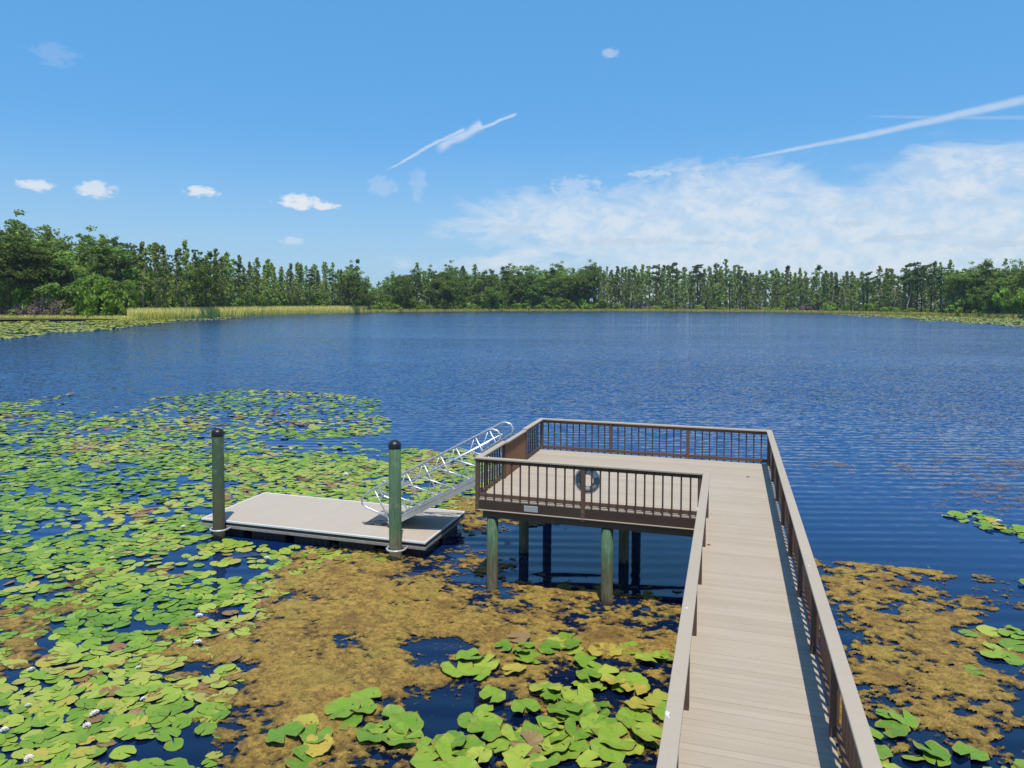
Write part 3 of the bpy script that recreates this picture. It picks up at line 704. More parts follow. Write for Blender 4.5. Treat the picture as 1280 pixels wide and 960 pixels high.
LBL = {('bed', 'green'): 'flat green lily pad in the dense near bed beside the golden algae', ('bed', 'yellow'): 'yellowing lily pad in the dense near bed beside the golden algae', ('bed', 'brown'): 'dying brown lily pad in the dense near bed beside the golden algae',
       ('cluster', 'green'): 'green heart shaped lily leaf in the raised clump beside the walkway', ('cluster', 'yellow'): 'yellow heart shaped lily leaf in the raised clump beside the walkway', ('cluster', 'brown'): 'brown lily leaf in the raised clump beside the walkway',
       ('open', 'green'): 'green lily leaf on the open water side of the long unbroken railing', ('open', 'yellow'): 'yellow lily leaf on the open water side of the long unbroken railing', ('open', 'brown'): 'brown lily leaf on the open water side of the long unbroken railing'}
GRP = {'bed': 'lily pads of the near bed', 'cluster': 'lily leaves of the clump beside the walkway', 'open': 'lily leaves beyond the long railing'}
def single_pad(x, y, r, cl, kd, heart, tilt, lift):
    me = random.choice((HEARTP if heart else FLATP)[kd])
    o = link('lily_pad', me, None, (x, y, W+lift)); o.scale = (r, r*random.uniform(.85, 1.05), r)
    o.rotation_euler = (random.gauss(0, tilt), random.gauss(0, tilt), random.uniform(0, 6.28))
    tag(o, LBL[cl, kd], 'lily pad', GRP[cl])
    if heart and lift > .05:
        s = link('stem', STEM, o); s.scale = (1/r, 1/r, 1/r)
    return o
for i in order[:NL]:
    single_pad(LX[i], LY[i], random.uniform(.125, .215), 'bed', kind_pick(random.random()), False, .075, random.uniform(.012, .035))
def pad_stuff(name, xs, ys, rmin, rmax, mat, label, cat, seed, lift=(.008, .035), tilt=.085, nseg=12, colf=None):
    rg = np.random.default_rng(seed); protos = []
    for i in range(6):
        V, fs = pad_geo(300+i+seed, nseg=nseg, rings=(0, .7, 1.0)); V = np.array(V)
        tri = []
        for f in fs: tri += [f] if len(f) == 3 else [(f[0], f[1], f[2]), (f[0], f[2], f[3])]
        protos.append((V, np.array(tri)))
    VV, FF, CC = [], [], []; o = 0
    for i in range(len(xs)):
        V, T = protos[rg.integers(6)]; r = rg.uniform(rmin, rmax); a = rg.uniform(0, 6.283)
        ca, sa = math.cos(a), math.sin(a); x = (V[:, 0]*ca-V[:, 1]*sa)*r; y = (V[:, 0]*sa+V[:, 1]*ca)*r*rg.uniform(.85, 1)
        z = V[:, 2]*r+W+rg.uniform(*lift)+x*rg.normal(0, tilt)+y*rg.normal(0, tilt)
        VV.append(np.stack([x+xs[i], y+ys[i], z], 1)); FF.append(T+o); o += len(V)
        CC.append(np.full(len(T), colf[i] if colf is not None else rg.random()))
    me = mesh_np(name, np.concatenate(VV), np.concatenate(FF), np.concatenate(CC), mat, True)
    return tag(link(name, me), label, cat, kind='stuff')
rest = order[NL:]
cn = np.clip(.5+(fbm(LX[rest]*.35, LY[rest]*.35+9, 3)-.5)*1.5+RNG.normal(0, .23, len(rest)), 0, 1)
pad_stuff('lily_pad_bed', LX[rest], LY[rest], .12, .21, M_PADBED, 'wide bed of floating green lily pads around the floating dock', 'lily pads', 1, colf=cn)
# the raised clump by the walkway
gx, gy = scatter((-8, 1), (-9.5, -1), .33); u, v, d = px(gx, gy)
ed = edgedist(u, v, CLUSTER); nz = fbm(gx*1.1+5, gy*1.1, 3)
keep = (ed > 2) & ~((gx > XL1-.12)) & (nz < .58) & (d > 1)
cl = [(x, y) for x, y in zip(gx[keep], gy[keep])]; random.shuffle(cl)
for x, y in cl[:98]: single_pad(x, y, random.uniform(.17, .33), 'cluster', kind_pick(random.random()*1.03), True, .11, random.uniform(.03, .11))
gx, gy = scatter((2, 16), (-10, 12), .42); u, v, d = px(gx, gy); keep = np.zeros(gx.shape, bool)
for b in RIGHT_BEDS: keep |= edgedist(u, v, b) > 1
keep &= (fbm(gx*1.0+55, gy*1.0, 3) < .56) & (d > 1) & (gx > PX1+.3) & (u < 1330)
op = list(zip(gx[keep], gy[keep])); random.shuffle(op)
for x, y in op[:46]: single_pad(x, y, random.uniform(.17, .27), 'open', kind_pick(random.random()), random.random() < .5, .1, random.uniform(.015, .07))
print('pads', len(LX), len(cl), len(op))

# white water lilies
def petal(mb, n_, r, h, w, a0, tilt):
    for i in range(n_):
        a = a0+6.283*i/n_; ca, sa = math.cos(a), math.sin(a); P = []
        for t, ww in ((.12, .35), (.5, 1.0), (.82, .7), (1.0, .06)):
            rr_ = r*t; z = h*t**tilt
            for s in (-1, 0, 1): P.append((rr_*ca-s*w*ww*sa, rr_*sa+s*w*ww*ca, z+(.012*abs(s)*ww)))
        mb.add(P, [(j*3+k_, j*3+k_+1, j*3+k_+4, j*3+k_+3) for j in range(3) for k_ in range(2)], .5, True)
c = MB(); petal(c, 9, .115, .055, .026, 0, 1.2); petal(c, 8, .09, .085, .023, .35, 1.0); petal(c, 6, .06, .095, .018, .1, .8)
PETALS = c.mesh('petals', m_plain('white_petal', (.80, .79, .76), .55, 0, 20, .03))
c = MB(); c.lathe([(.012, .01), (.03, .045), (.026, .065), (.008, .07)], 10); STAM = c.mesh('stamens', m_plain('yellow_stamen', (.65, .42, .04), .7))
FLW = [(249, 773, 1.1), (247, 807, 1.25), (173, 838, .8), (179, 877, .7), (119, 896, 1.1), (39, 841, 1.0), (35, 886, .8), (108, 911, .9), (5, 917, 1.0), (333, 701, 1.3), (36, 952, .9), (364, 563, 1.2), (352, 569, .9), (298, 578, 1.0), (161, 570, .9), (432, 595, 1.5), (229, 661, 1.1), (10, 667, .9), (472, 572, 1.2), (400, 530, 1.2), (306, 497, 1.4), (289, 514, 1.1), (214, 551, .9), (1249, 654, 1.3), (480, 604, 1.1), (420, 568, 1.0), (60, 640, .8), (140, 700, .8), (455, 640, 1.0)]
FDESC = {0: 'farther one of a close pair of white water lilies at the golden algae edge', 1: 'largest white water lily flower at the edge of the golden algae', 9: 'white water lily in the dark gap in front of the floating dock', 23: 'only white water lily beyond the long railing on the open water side'}
proto = None
for i, (u, v, s) in enumerate(FLW):
    P = onz(u, v); x, y = P[0], P[1]
    o = bpy.data.objects.new('water_lily', None); COL.objects.link(o); o.location = (x, y, W+.035); o.empty_display_size = .1
    link('petals', PETALS, o); link('stamens', STAM, o)
    o.scale = (s*.66,)*3; o.rotation_euler = (random.gauss(0, .15), random.gauss(0, .15), random.uniform(0, 6))
    dz_ = 'white water lily in the near bed left of the golden algae' if v > 830 else ('white water lily among the pads behind the floating dock' if v < 620 else 'white water lily among the pads level with the floating dock')
    tag(o, FDESC.get(i, dz_), 'water lily', 'white water lilies')

# algae mats: thin crusty sheets of floating weed with real holes
def m_algae():
    k = NT('algae'); p = k.pos()
    a = k.noise(p, .9, 5, .65); b = k.noise(p, 7, 6, .75, .6); c2 = k.noise(k.map(p, (1, 1, 1)), 38, 4, .8); v = k.attr('var')
    c = k.ramp(k.math('ADD', k.math('MULTIPLY', b, .65), k.math('MULTIPLY', c2, .35)), [(.34, (.06, .035, .008)), (.44, (.20, .125, .024)), (.54, (.43, .265, .048)), (.66, (.62, .425, .11))])
    c = k.mix(k.ramp(a, [(.5, 0.0), (.7, .6)]), k.mix(k.ramp(a, [(.32, .65), (.48, 0.0)]), c, (.15, .075, .02)), (.36, .29, .05), 'MIX')
    c = k.mix(k.ramp(v, [(.1, .0), (.75, 1.0)]), tuple([.075, .055, .02]), c)
    d = k.pbr(c, .7, normal=k.bump(k.math('ADD', b, k.math('MULTIPLY', c2, .6)), .9, .05), spec=.4)
    al = k.ramp(k.math('ADD', v, k.math('MULTIPLY', k.math('SUBTRACT', c2, .5), .9)), [(.06, 0.0), (.42, 1.0)])   # the thin margin of the mat lets the water show
    t = k.n('BsdfTransparent'); mx_ = k.n('MixShader'); k.set(mx_.inputs[0], al); k.t.links.new(t.outputs[0], mx_.inputs[1]); k.t.links.new(d.outputs[0], mx_.inputs[2]); k.t.links.new(mx_.outputs[0], k.out.inputs[0]); return k.m
M_ALGAE = m_algae()
def m_wisp():
    k = NT('thin_weed'); p = k.pos(); b = k.noise(p, 6, 5, .7)
    d = k.n('BsdfDiffuse'); k.set(d.inputs[0], k.ramp(b, [(.35, (.13, .10, .07)), (.65, (.30, .22, .14))])); t = k.n('BsdfTransparent')
    mx_ = k.n('MixShader'); k.set(mx_.inputs[0], k.ramp(b, [(.35, .12), (.7, .6)])); k.t.links.new(t.outputs[0], mx_.inputs[1]); k.t.links.new(d.outputs[0], mx_.inputs[2]); k.t.links.new(mx_.outputs[0], k.out.inputs[0]); return k.m
M_WISP = m_wisp()
def algae(name, label, xr, yr, cell, polys, holes, thr, lumps=1.0, var=1.0, soft=26.0, lift=.006, nf=1.0):
    nx = int((xr[1]-xr[0])/cell); ny = int((yr[1]-yr[0])/cell)
    X_, Y_ = np.meshgrid(xr[0]+np.arange(nx+1)*cell, yr[0]+np.arange(ny+1)*cell)
    X_ = X_+RNG.uniform(-.4, .4, X_.shape)*cell; Y_ = Y_+RNG.uniform(-.4, .4, Y_.shape)*cell
    u, v, d = px(X_, Y_); m = np.full(X_.shape, -9.0)
    for poly in polys: m = np.maximum(m, np.clip(edgedist(u, v, poly)/soft, -1.5, 1.5))
    for poly, f_ in holes: m = m-np.clip(edgedist(u, v, poly)/10+.6, 0, 1.6)*f_
    n1 = fbm(X_*.75*nf+3, Y_*.75*nf, 6, .6); n2 = fbm(X_*3.1, Y_*4.3+11, 4, .65)
    n3 = fbm(X_*9+31, Y_*12, 3, .7)
    val = m*.32+(n1-.5)*2.2+(n2-.5)*1.5*lumps+(n3-.5)*1.0
    ok = (val > thr) & (d > 1)
    zz = W+lift*.6+np.clip((val-thr)*.05, 0, .03)+RNG.uniform(0, .016, X_.shape)*np.clip((val-thr)*3, .15, 1)
    idx = np.arange(X_.size).reshape(X_.shape)
    q = ok[:-1, :-1].astype(int)+ok[1:, :-1]+ok[:-1, 1:]+ok[1:, 1:]
    t1 = np.stack([idx[:-1, :-1], idx[:-1, 1:], idx[1:, 1:]], -1); t2 = np.stack([idx[:-1, :-1], idx[1:, 1:], idx[1:, :-1]], -1)
    k1 = ok[:-1, :-1] & ok[:-1, 1:] & ok[1:, 1:]; k2 = ok[:-1, :-1] & ok[1:, 1:] & ok[1:, :-1]
    T = np.concatenate([t1[k1], t2[k2]]); vv = np.clip(.06+(val-thr)*1.45+(n3-.5)*.7, .03, 1)*var; vf = vv.ravel()[T].mean(1)
    used, inv = np.unique(T.ravel(), return_inverse=True)
    V = np.stack([X_.ravel()[used], Y_.ravel()[used], zz.ravel()[used]], 1)
    me = mesh_np(name, V, inv.reshape(-1, 3), vf, M_WISP if name == 'algae_wisp' else M_ALGAE, False); print(name, len(T))
    return tag(link(name, me), label, 'algae', kind='stuff')
ALG_MAIN = [(425, 692), (480, 697), (545, 712), (590, 726), (608, 738), (700, 732), (760, 750), (850, 765), (880, 800), (1000, 960), (1000, 985), (255, 985), (285, 900), (300, 842), (262, 800), (330, 772), (345, 740)]
ALG_HOLES = [([(498, 800), (560, 792), (602, 800), (595, 825), (570, 842), (510, 835)], 1.9), ([(430, 880), (560, 850), (600, 820), (850, 815), (840, 980), (430, 980)], 1.35), ([(735, 800), (760, 785), (850, 770), (850, 810)], .6), ([(480, 925), (600, 880), (630, 940), (620, 975), (520, 975)], .8), ([(620, 735), (860, 752), (860, 785), (740, 760)], .35), ([(545, 712), (560, 700), (470, 690), (420, 694)], .5)]
algae('algae_mat', 'golden brown algae mat between the lily pad beds, broken by dark holes', (-10.5, 2.6), (-10.5, 2.6), .026, [ALG_MAIN], ALG_HOLES, -.22)
algae('algae_mat', 'small golden algae mat behind the gangway foot and the platform corner', (-8.6, -3.4), (1.8, 8.5), .035, [[(556, 622), (600, 608), (665, 612), (668, 640), (640, 664), (590, 664), (575, 650)]], [], -.1, soft=14)
algae('algae_mat', 'brown algae mat by the left edge, among the lily pads', (-15, -6.5), (-7, 1), .04, [HOLES[1][0]], [], .22, soft=22, var=.75)
ALG_R = [(1000, 660), (1040, 668), (1100, 672), (1165, 690), (1180, 705), (1222, 738), (1250, 770), (1290, 800), (1290, 985), (1080, 985), (1060, 900)]
algae('algae_mat', 'patchy brown algae mat beyond the long railing of the walkway', (1.9, 10.5), (-10.5, 5.5), .028, [ALG_R, [(1006, 645), (1035, 646), (1050, 660), (1010, 664)], [(1060, 655), (1100, 656), (1098, 666), (1062, 664)], [(1048, 640), (1075, 641), (1074, 648), (1048, 648)]], [([(1180, 780), (1290, 760), (1290, 800), (1200, 800)], .7), ([(1090, 880), (1240, 930), (1290, 985), (1100, 985)], .9)], 0.04, lumps=1.9, var=.92, nf=1.5, soft=30)
algae('algae_wisp', 'faint scattered brown weed at the surface far beyond the long railing', (4, 26), (5, 22), .07, [[(1110, 575), (1290, 555), (1290, 640), (1230, 630), (1150, 610)], [(985, 548), (1060, 548), (1075, 575), (990, 580)]], [], .34, lumps=2.0, var=.5, soft=22, lift=.002)
algae('algae_wisp', 'faint brown weed behind the mooring pile at the edge of the pads', (-14, -4), (8, 18), .06, [[(390, 555), (470, 556), (545, 562), (520, 576), (410, 570)]], [], .35, lumps=2.0, var=.55, soft=10, lift=.002)

# ------------------------------------------------------------------ trees
def m_leaf(name, stops, trans=.4):
    k = NT(name); v = k.attr('var'); r_ = k.rnd()
    f_ = k.math('ADD', k.math('MULTIPLY', v, .72), k.math('MULTIPLY', r_, .28))
    c = k.ramp(f_, stops)
    hs_ = k.n('HueSaturation', Color=c); k.set(hs_.inputs['Hue'], k.math('ADD', k.math('MULTIPLY', r_, .035), .468)); hs_.inputs['Saturation'].default_value = 1.0
    k.set(hs_.inputs['Value'], k.math('ADD', k.math('MULTIPLY', r_, .6), 1.0))
    a = k.n('BsdfDiffuse'); k.set(a.inputs[0], hs_.outputs[0]); b = k.n('BsdfTranslucent'); k.set(b.inputs[0], hs_.outputs[0])
    mx_ = k.n('MixShader', Fac=trans); k.t.links.new(a.outputs[0], mx_.inputs[1]); k.t.links.new(b.outputs[0], mx_.inputs[2]); k.t.links.new(mx_.outputs[0], k.out.inputs[0]); return k.m
L_CYP = m_leaf('cypress_leaf', [(0.0, (.13, .18, .05)), (.5, (.24, .325, .08)), (1.0, (.37, .44, .125))])
L_OAK = m_leaf('oak_leaf', [(0.0, (.075, .125, .028)), (.5, (.16, .255, .05)), (.85, (.27, .37, .08)), (.93, (.18, .19, .12)), (1.0, (.23, .21, .165))])
L_PINE = m_leaf('pine_leaf', [(0.0, (.07, .115, .04)), (.6, (.135, .205, .06)), (1.0, (.22, .29, .09))])
L_BUSH = m_leaf('bush_leaf', [(0.0, (.11, .20, .03)), (.5, (.21, .34, .05)), (1.0, (.34, .46, .08))])
L_DEAD = m_leaf('dead_twig', [(0.0, (.20, .15, .115)), (.5, (.30, .24, .19)), (1.0, (.40, .33, .27))], .1)
L_REED = m_leaf('reed_blade', [(0.0, (.26, .34, .06)), (.5, (.50, .50, .12)), (1.0, (.70, .57, .25))], .25)
BARK = m_plain('grey_bark', (.27, .24, .21), .9, 0, 3, .25, .1); BARKD = m_plain('dark_bark', (.13, .105, .085), .9, 0, 3, .25, .1); BARKP = m_plain('pale_dead_wood', (.42, .38, .33), .9, 0, 3, .15, .1)
def clumps(rg, centers, rad, per, size, flat=.6, droop=0.0):
    V = []; Fq = []; C_ = []; o = 0
    for (cx_, cy_, cz_), r_ in zip(centers, rad):
        tone = rg.normal(0, .2)
        n_ = per; q = rg.normal(0, 1, (n_, 3)); q /= np.linalg.norm(q, axis=1)[:, None]+1e-9
        q = q*(rg.random(n_)**.45)[:, None]*r_; q[:, 2] *= flat
        nn = rg.normal(0, .75, (n_, 3)); nn[:, 2] += .8; nn[:, 1] -= .25; nn /= np.linalg.norm(nn, axis=1)[:, None]; a = np.cross(nn, rg.normal(0, 1, (n_, 3))); a /= np.linalg.norm(a, axis=1)[:, None]+1e-9; b = np.cross(nn, a); b /= np.linalg.norm(b, axis=1)[:, None]+1e-9
        s = size*rg.uniform(.55, 1.3, n_)[:, None]; a = a*s; b = b*s*rg.uniform(.45, .9, n_)[:, None]
        c = q+np.array([cx_, cy_, cz_]); 
        if droop: c[:, 2] -= droop*rg.random(n_)
        P = np.stack([c-a*1.0, c-b*.9+a*.1, c+a*1.05, c+b*.85-a*.15], 1).reshape(-1, 3); V.append(P)
        Fq.append(np.arange(n_*4).reshape(n_, 4)+o); o += n_*4
        C_.append(np.clip(.45+tone+rg.normal(0, .16, n_), 0, 1))
    return np.concatenate(V), np.concatenate(Fq), np.concatenate(C_)
def proto_cypress(seed, tall=1.0, sparse=1.0):
    # unit: 20 m high
    rg = np.random.default_rng(seed); r_ = random.Random(seed); H = 20.0; tk = MB()
    bend = [r_.gauss(0, .25) for _ in range(4)]
    ax = lambda z: (bend[0]*math.sin(z*.25+bend[1]*3), bend[2]*math.sin(z*.2+bend[3]*3))
    tk.tube([(*ax(z), z) for z in np.linspace(-.4, H*.97, 9)], [.48, .34, .28, .25, .21, .17, .13, .08, .03], 7)
    cen, rad = [], []; lo = r_.uniform(.1, .26)
    n_ = int(74*sparse)
    for i in range(n_):
        t = lo+(1-lo)*(i+r_.random())/n_; z = H*t
        prof = (3.0*(1-t)**.75*min(1, (t-lo)*4+.5)+.3)*r_.uniform(.1, 1.25)
        a = r_.uniform(0, 6.283); x0, y0 = ax(z); x = x0+math.cos(a)*prof; y = y0+math.sin(a)*prof
        cen.append((x, y, z)); rad.append(r_.uniform(.4, 1.05)*(1.1-.45*t))
        if r_.random() < .5: tk.tube([(x0, y0, z-.3), (x, y, z)], [.06, .02], 4)
    top = ax(H); 
    for _ in range(4): cen.append((top[0]+r_.gauss(0, .25), top[1]+r_.gauss(0, .25), H-r_.uniform(0, 1.6))); rad.append(.42)
    V, Fq, C_ = clumps(rg, cen, rad, 36, .25, .8)
    return tk, (V, Fq, C_)
def proto_oak(seed, W_=1.0):
    rg = np.random.default_rng(seed); r_ = random.Random(seed); H = 16.0; tk = MB()
    tk.tube([(0, 0, -.4), (.1, .05, 2), (.25, -.1, 5), (.1, .2, 9)], [.55, .42, .33, .15], 7)
    cen, rad = [], []
    for i in range(13):
        a = r_.uniform(0, 6.283); z = r_.uniform(.25, .95)*H; pr = 4.3*W_*math.sin(min(1, max(.12, (z/H)))**.8*2.6)**.7*r_.uniform(.45, 1.05) if True else 0
        x, y = pr*math.cos(a), pr*math.sin(a)
        tk.tube([(.1, 0, min(z*.6, 7)), (x*.5, y*.5, z*.85), (x, y, z)], [.16, .09, .03], 5)
        for _ in range(7):
            cen.append((x+r_.gauss(0, 1.1), y+r_.gauss(0, 1.1), z+r_.gauss(.2, .8))); rad.append(r_.uniform(.7, 1.25))
    V, Fq, C_ = clumps(rg, cen, rad, 40, .29, .75)
    # hanging moss
    mc = [cen[r_.randrange(len(cen))] for _ in range(14)]
    V2, F2, C2 = clumps(rg, mc, [.7]*14, 10, .22, 1.6, 1.8)
    return tk, (np.concatenate([V, V2]), np.concatenate([Fq, F2+len(V)]), np.concatenate([C_*.85, np.full(len(C2), 1.0)]))
def proto_pine(seed):
    rg = np.random.default_rng(seed); r_ = random.Random(seed); H = 20.0; tk = MB()
    tk.tube([(0, 0, -.4), (.1, .1, 6), (.0, .2, 13), (.15, .1, 19)], [.34, .27, .2, .05], 7); cen, rad = [], []
    for i in range(17):
        z = H*r_.uniform(.58, .99); a = r_.uniform(0, 6.283); pr = 2.4*(1.15-z/H)**.5*r_.uniform(.5, 1.4); x, y = pr*math.cos(a), pr*math.sin(a)
        tk.tube([(.05, .1, z-.4), (x, y, z)], [.07, .025], 4)
        for _ in range(2): cen.append((x+r_.gauss(0, .4), y+r_.gauss(0, .4), z+r_.gauss(0, .3))); rad.append(r_.uniform(.6, 1.0))
    V, Fq, C_ = clumps(rg, cen, rad, 34, .32, .6); return tk, (V, Fq, C_)
def proto_bush(seed, per=40, size=.2, flat=.8):
    rg = np.random.default_rng(seed); r_ = random.Random(seed); cen, rad = [], []
    for i in range(30):
        a = r_.uniform(0, 6.283); pr = r_.random()**.6*1.5; z = r_.uniform(.15, 1.0)*2.3*math.sqrt(max(.1, 1-(pr/1.9)**2))
        cen.append((pr*math.cos(a), pr*math.sin(a), z)); rad.append(r_.uniform(.3, .6))
    return clumps(rg, cen, rad, per, size, flat)
def proto_snag(seed):
    r_ = random.Random(seed); tk = MB(); tk.tube([(0, 0, -.4), (.1, .1, 4), (.3, .0, 9), (.35, .2, 13)], [.3, .22, .14, .04], 7)
    for i in range(9):
        z = r_.uniform(4, 12); a = r_.uniform(0, 6.28); l = r_.uniform(.8, 2.2); tk.tube([(.15, .05, z), (.15+l*.6*math.cos(a), l*.6*math.sin(a), z+.3), (.15+l*math.cos(a), l*math.sin(a), z+.9)], [.07, .04, .015], 4)
    return tk
PR = {}
PR['cypress_tree'] = [(a.mesh('trunk', BARK), mesh_np('crown', *b, L_CYP), 20.0) for a, b in (proto_cypress(40+i, 1, (1, .7, 1.15, .55, .9, 1.2, .8, .65)[i]) for i in range(8))]
PR['oak_tree'] = [(a.mesh('trunk', BARKD), mesh_np('crown', *b, L_OAK), 16.0) for a, b in (proto_oak(70+i, (1, 1.15, .85, 1, 1.2, .9)[i]) for i in range(6))]
PR['pine_tree'] = [(a.mesh('trunk', BARKD), mesh_np('crown', *b, L_PINE), 20.0) for a, b in (proto_pine(90+i) for i in range(4))]
BUSH = [mesh_np('shrub', *proto_bush(110+i), L_BUSH) for i in range(5)]
DEADB = [mesh_np('shrub', *proto_bush(120+i, 60, .09, .9), L_DEAD) for i in range(3)]
SNAG = [proto_snag(130+i).mesh('trunk', BARKP) for i in range(3)]
TOPP = [(-160, 275), (0, 290), (40, 294), (90, 304), (150, 307), (200, 312), (250, 315), (290, 322), (330, 330), (400, 334), (440, 338), (456, 345), (463, 362), (476, 352), (500, 340), (560, 336), (640, 337), (680, 335), (760, 336), (830, 335), (900, 338), (960, 339), (1040, 343), (1080, 345), (1120, 338), (1160, 331), (1200, 335), (1240, 335), (1280, 331), (1460, 318)]
TU = np.array([a for a, b in TOPP], float); TV = np.array([b for a, b in TOPP], float)
def top_z(u, v, P):                          # height of the sight line through (u,v) above point P
    d = ray(u, v); t = np.hypot(P[0]-CAM[0], P[1]-CAM[1])/np.hypot(d[0], d[1]); return CAM[2]+d[2]*t
GZ = W+.25
DISTR = [(-170, 165, 'left'), (165, 432, 'cyl'), (432, 458, 'oakl'), (458, 480, 'gap'), (480, 745, 'oakm'), (745, 1120, 'cypr'), (1120, 1200, 'cypt'), (1200, 1470, 'right')]
def zone(u):
    for a, b, z in DISTR:
        if a <= u < b: return z
ZMIX = {'left': [('oak_tree', .62), ('cypress_tree', .25), ('pine_tree', .13)], 'cyl': [('cypress_tree', .86), ('oak_tree', .06), ('pine_tree', .08)], 'oakl': [('oak_tree', 1.0)], 'gap': [('cypress_tree', 1.0)], 'oakm': [('oak_tree', .80), ('cypress_tree', .10), ('pine_tree', .10)], 'cypr': [('cypress_tree', .84), ('pine_tree', .16)], 'cypt': [('cypress_tree', .75), ('pine_tree', .25)], 'right': [('oak_tree', .55), ('cypress_tree', .3), ('pine_tree', .15)]}
ZL = {'left': 'in the tall wood at the left end of the shore', 'cyl': 'in the row behind the reed bed', 'oakl': 'at the end of the reed bed', 'gap': 'in the low gap after the reed bed', 'oakm': 'in the dark wood behind the bright shrubs', 'cypr': 'in the far wood of bare pale trunks', 'cypt': 'in the taller stand right of the far wood', 'right': 'in the wood at the right end of the shore'}
KL = {'cypress_tree': ('slender light green cypress', 'cypress tree'), 'oak_tree': ('broad dark green leafy tree', 'tree'), 'pine_tree': ('thin tree with tufted crown', 'tree')}
counts = {}
def plant(kind, u, off, vtop, wid=1.0, label=None):
    P = shore_pt(u, off); zt = top_z(u, vtop, P); h = max(2.5, zt-GZ)
    tm, cm, H = random.choice(PR[kind]); s = h/H
    o = bpy.data.objects.new(kind, None); COL.objects.link(o); o.location = (P[0], P[1], GZ)
    sx = s*wid; o.scale = (sx, sx, s); o.rotation_euler = (random.gauss(0, .015), random.gauss(0, .015), random.uniform(0, 6.28))
    link('trunk', tm, o); link('crown', cm, o); z = zone(u)
    tag(o, label or f'{KL[kind][0]} {ZL[z]}', KL[kind][1], f'{KL[kind][1]}s {ZL[z]}'); counts[kind] = counts.get(kind, 0)+1
    return o
tr = random.Random(21)
for row, (o0, o1, du, dv) in enumerate([(5, 10, 9.0, 4), (16, 26, 7.6, -1.5), (34, 50, 8.6, -1)]):
    u = -110.0
    while u < 1390:
        P = shore_pt(u); dist = np.hypot(*(P-CAM[:2])); z = zone(u)
        stepm = {'left': 5.6, 'right': 5.4, 'cyl': 4.6, 'oakl': 4.5, 'gap': 4.5, 'oakm': 6.0, 'cypr': 4.9, 'cypt': 5.2}[z]*(1.0, .95, 1.15)[row]
        kind = tr.choices([a for a, b in ZMIX[z]], [b for a, b in ZMIX[z]])[0]
        vt = float(np.interp(u, TU, TV)); amp = {'left': 9, 'cyl': 7, 'oakl': 5, 'gap': 5, 'oakm': 6, 'cypr': 5, 'cypt': 7, 'right': 7}[z]
        vt += dv+tr.gauss(0, 1)*amp*.75+(tr.uniform(0, 12) if tr.random() < .3 else 0)+(3 if kind == 'oak_tree' and z not in ('left', 'oakl') else 0)
        if z == 'gap' : vt += 4
        if kind == 'pine_tree': vt -= tr.uniform(0, 5)
        skip = (row == 2 and z == 'cyl' and tr.random() < .15) or (row == 0 and z in ('cypr', 'cypt') and tr.random() < .25)
        if row == 0 and z in ('left', 'right', 'oakm') and tr.random() < .5: vt += tr.uniform(4, 22)*(1.6 if z == 'left' else 1)
        if not skip: plant(kind, u, tr.uniform(o0, o1), vt, tr.uniform(.85, 1.2)*(1.1 if z in ('left', 'right', 'oakm') else 1.0))
        u += stepm/dist*F*tr.uniform(.65, 1.35)
# a few that stand out
plant('pine_tree', 446, 12, 325, .75, 'tall thin tree with a small dark tuft, the highest above the gap')
plant('oak_tree', 658, 14, 324, 1.0, 'round topped tree standing highest in the dark wood across the lake')
plant('pine_tree', 1146, 12, 327, .8, 'tallest tufted tree in the stand right of the far wood')
plant('pine_tree', 1163, 12, 328, .8, 'tall tufted tree just right of the tallest one in its stand')
plant('pine_tree', 140, 25, 297, .9, 'tall tufted tree rising above the right slope of the left wood')
plant('pine_tree', 10, 25, 286, .9, 'tall tufted tree at the very left edge of the wood')
print('trees', counts)
# leaning and bare trunks
def snag(u, off, vtop, lean, label, az=0.0):
    P = shore_pt(u, off); h = top_z(u, vtop, P)-GZ; o = link('dead_tree', random.choice(SNAG), None, (P[0], P[1], GZ)); s = h/13/max(.3, math.cos(lean)); o.scale = (s*.9, s*.9, s)
    o.rotation_euler = (Matrix.Rotation(lean, 3, Vector(_fw))).to_euler(); tag(o, label, 'dead tree')
snag(958, 2.5, 374, -1.0, 'pale dead trunk leaning low over the marsh grass at the far shore')
snag(1132, 2.5, 352, .18, 'pale bare trunk leaning left in the gap beside the tallest tufted trees')
snag(1117, 2.5, 357, .02, 'pale upright bare trunk standing at the edge of the far wood')
snag(1058, 2.5, 358, -.15, 'pale bare trunk leaning right among the far cypress trunks')
snag(1038, 2.5, 362, .1, 'short pale bare trunk among the far cypress trunks')
snag(1176, 2.5, 360, .04, 'pale bare trunk at the left end of the right wood')
# shrubs along the shore
SHL = {}
def shrub(u, off, vtop, wpx, dead=False, label=None, grp=None):
    P = shore_pt(u, off); dist = np.hypot(*(P-CAM[:2])); h = max(.8, top_z(u, vtop, P)-GZ); w = wpx/F*dist/3.6
    o = link('shrub', random.choice(DEADB if dead else BUSH), None, (P[0], P[1], GZ-.1)); o.scale = (w, w, h/2.35); o.rotation_euler[2] = random.uniform(0, 6.28)
    tag(o, label, 'shrub', grp)
    return o
for u in np.arange(470, 765, 8.5):
    uu = u+tr.uniform(-3, 3); shrub(uu, tr.uniform(2, 5), tr.uniform(372, 382), tr.uniform(13, 24), False, 'bright green shrub in the row before the dark wood across the lake', 'bright shrubs before the dark wood')
for u in np.arange(770, 1180, 17):
    uu = u+tr.uniform(-6, 6); shrub(uu, tr.uniform(2.5, 6), tr.uniform(378, 386), tr.uniform(10, 18), tr.random() < .2, 'low shrub before the bare trunks of the far wood', 'low shrubs before the far wood')
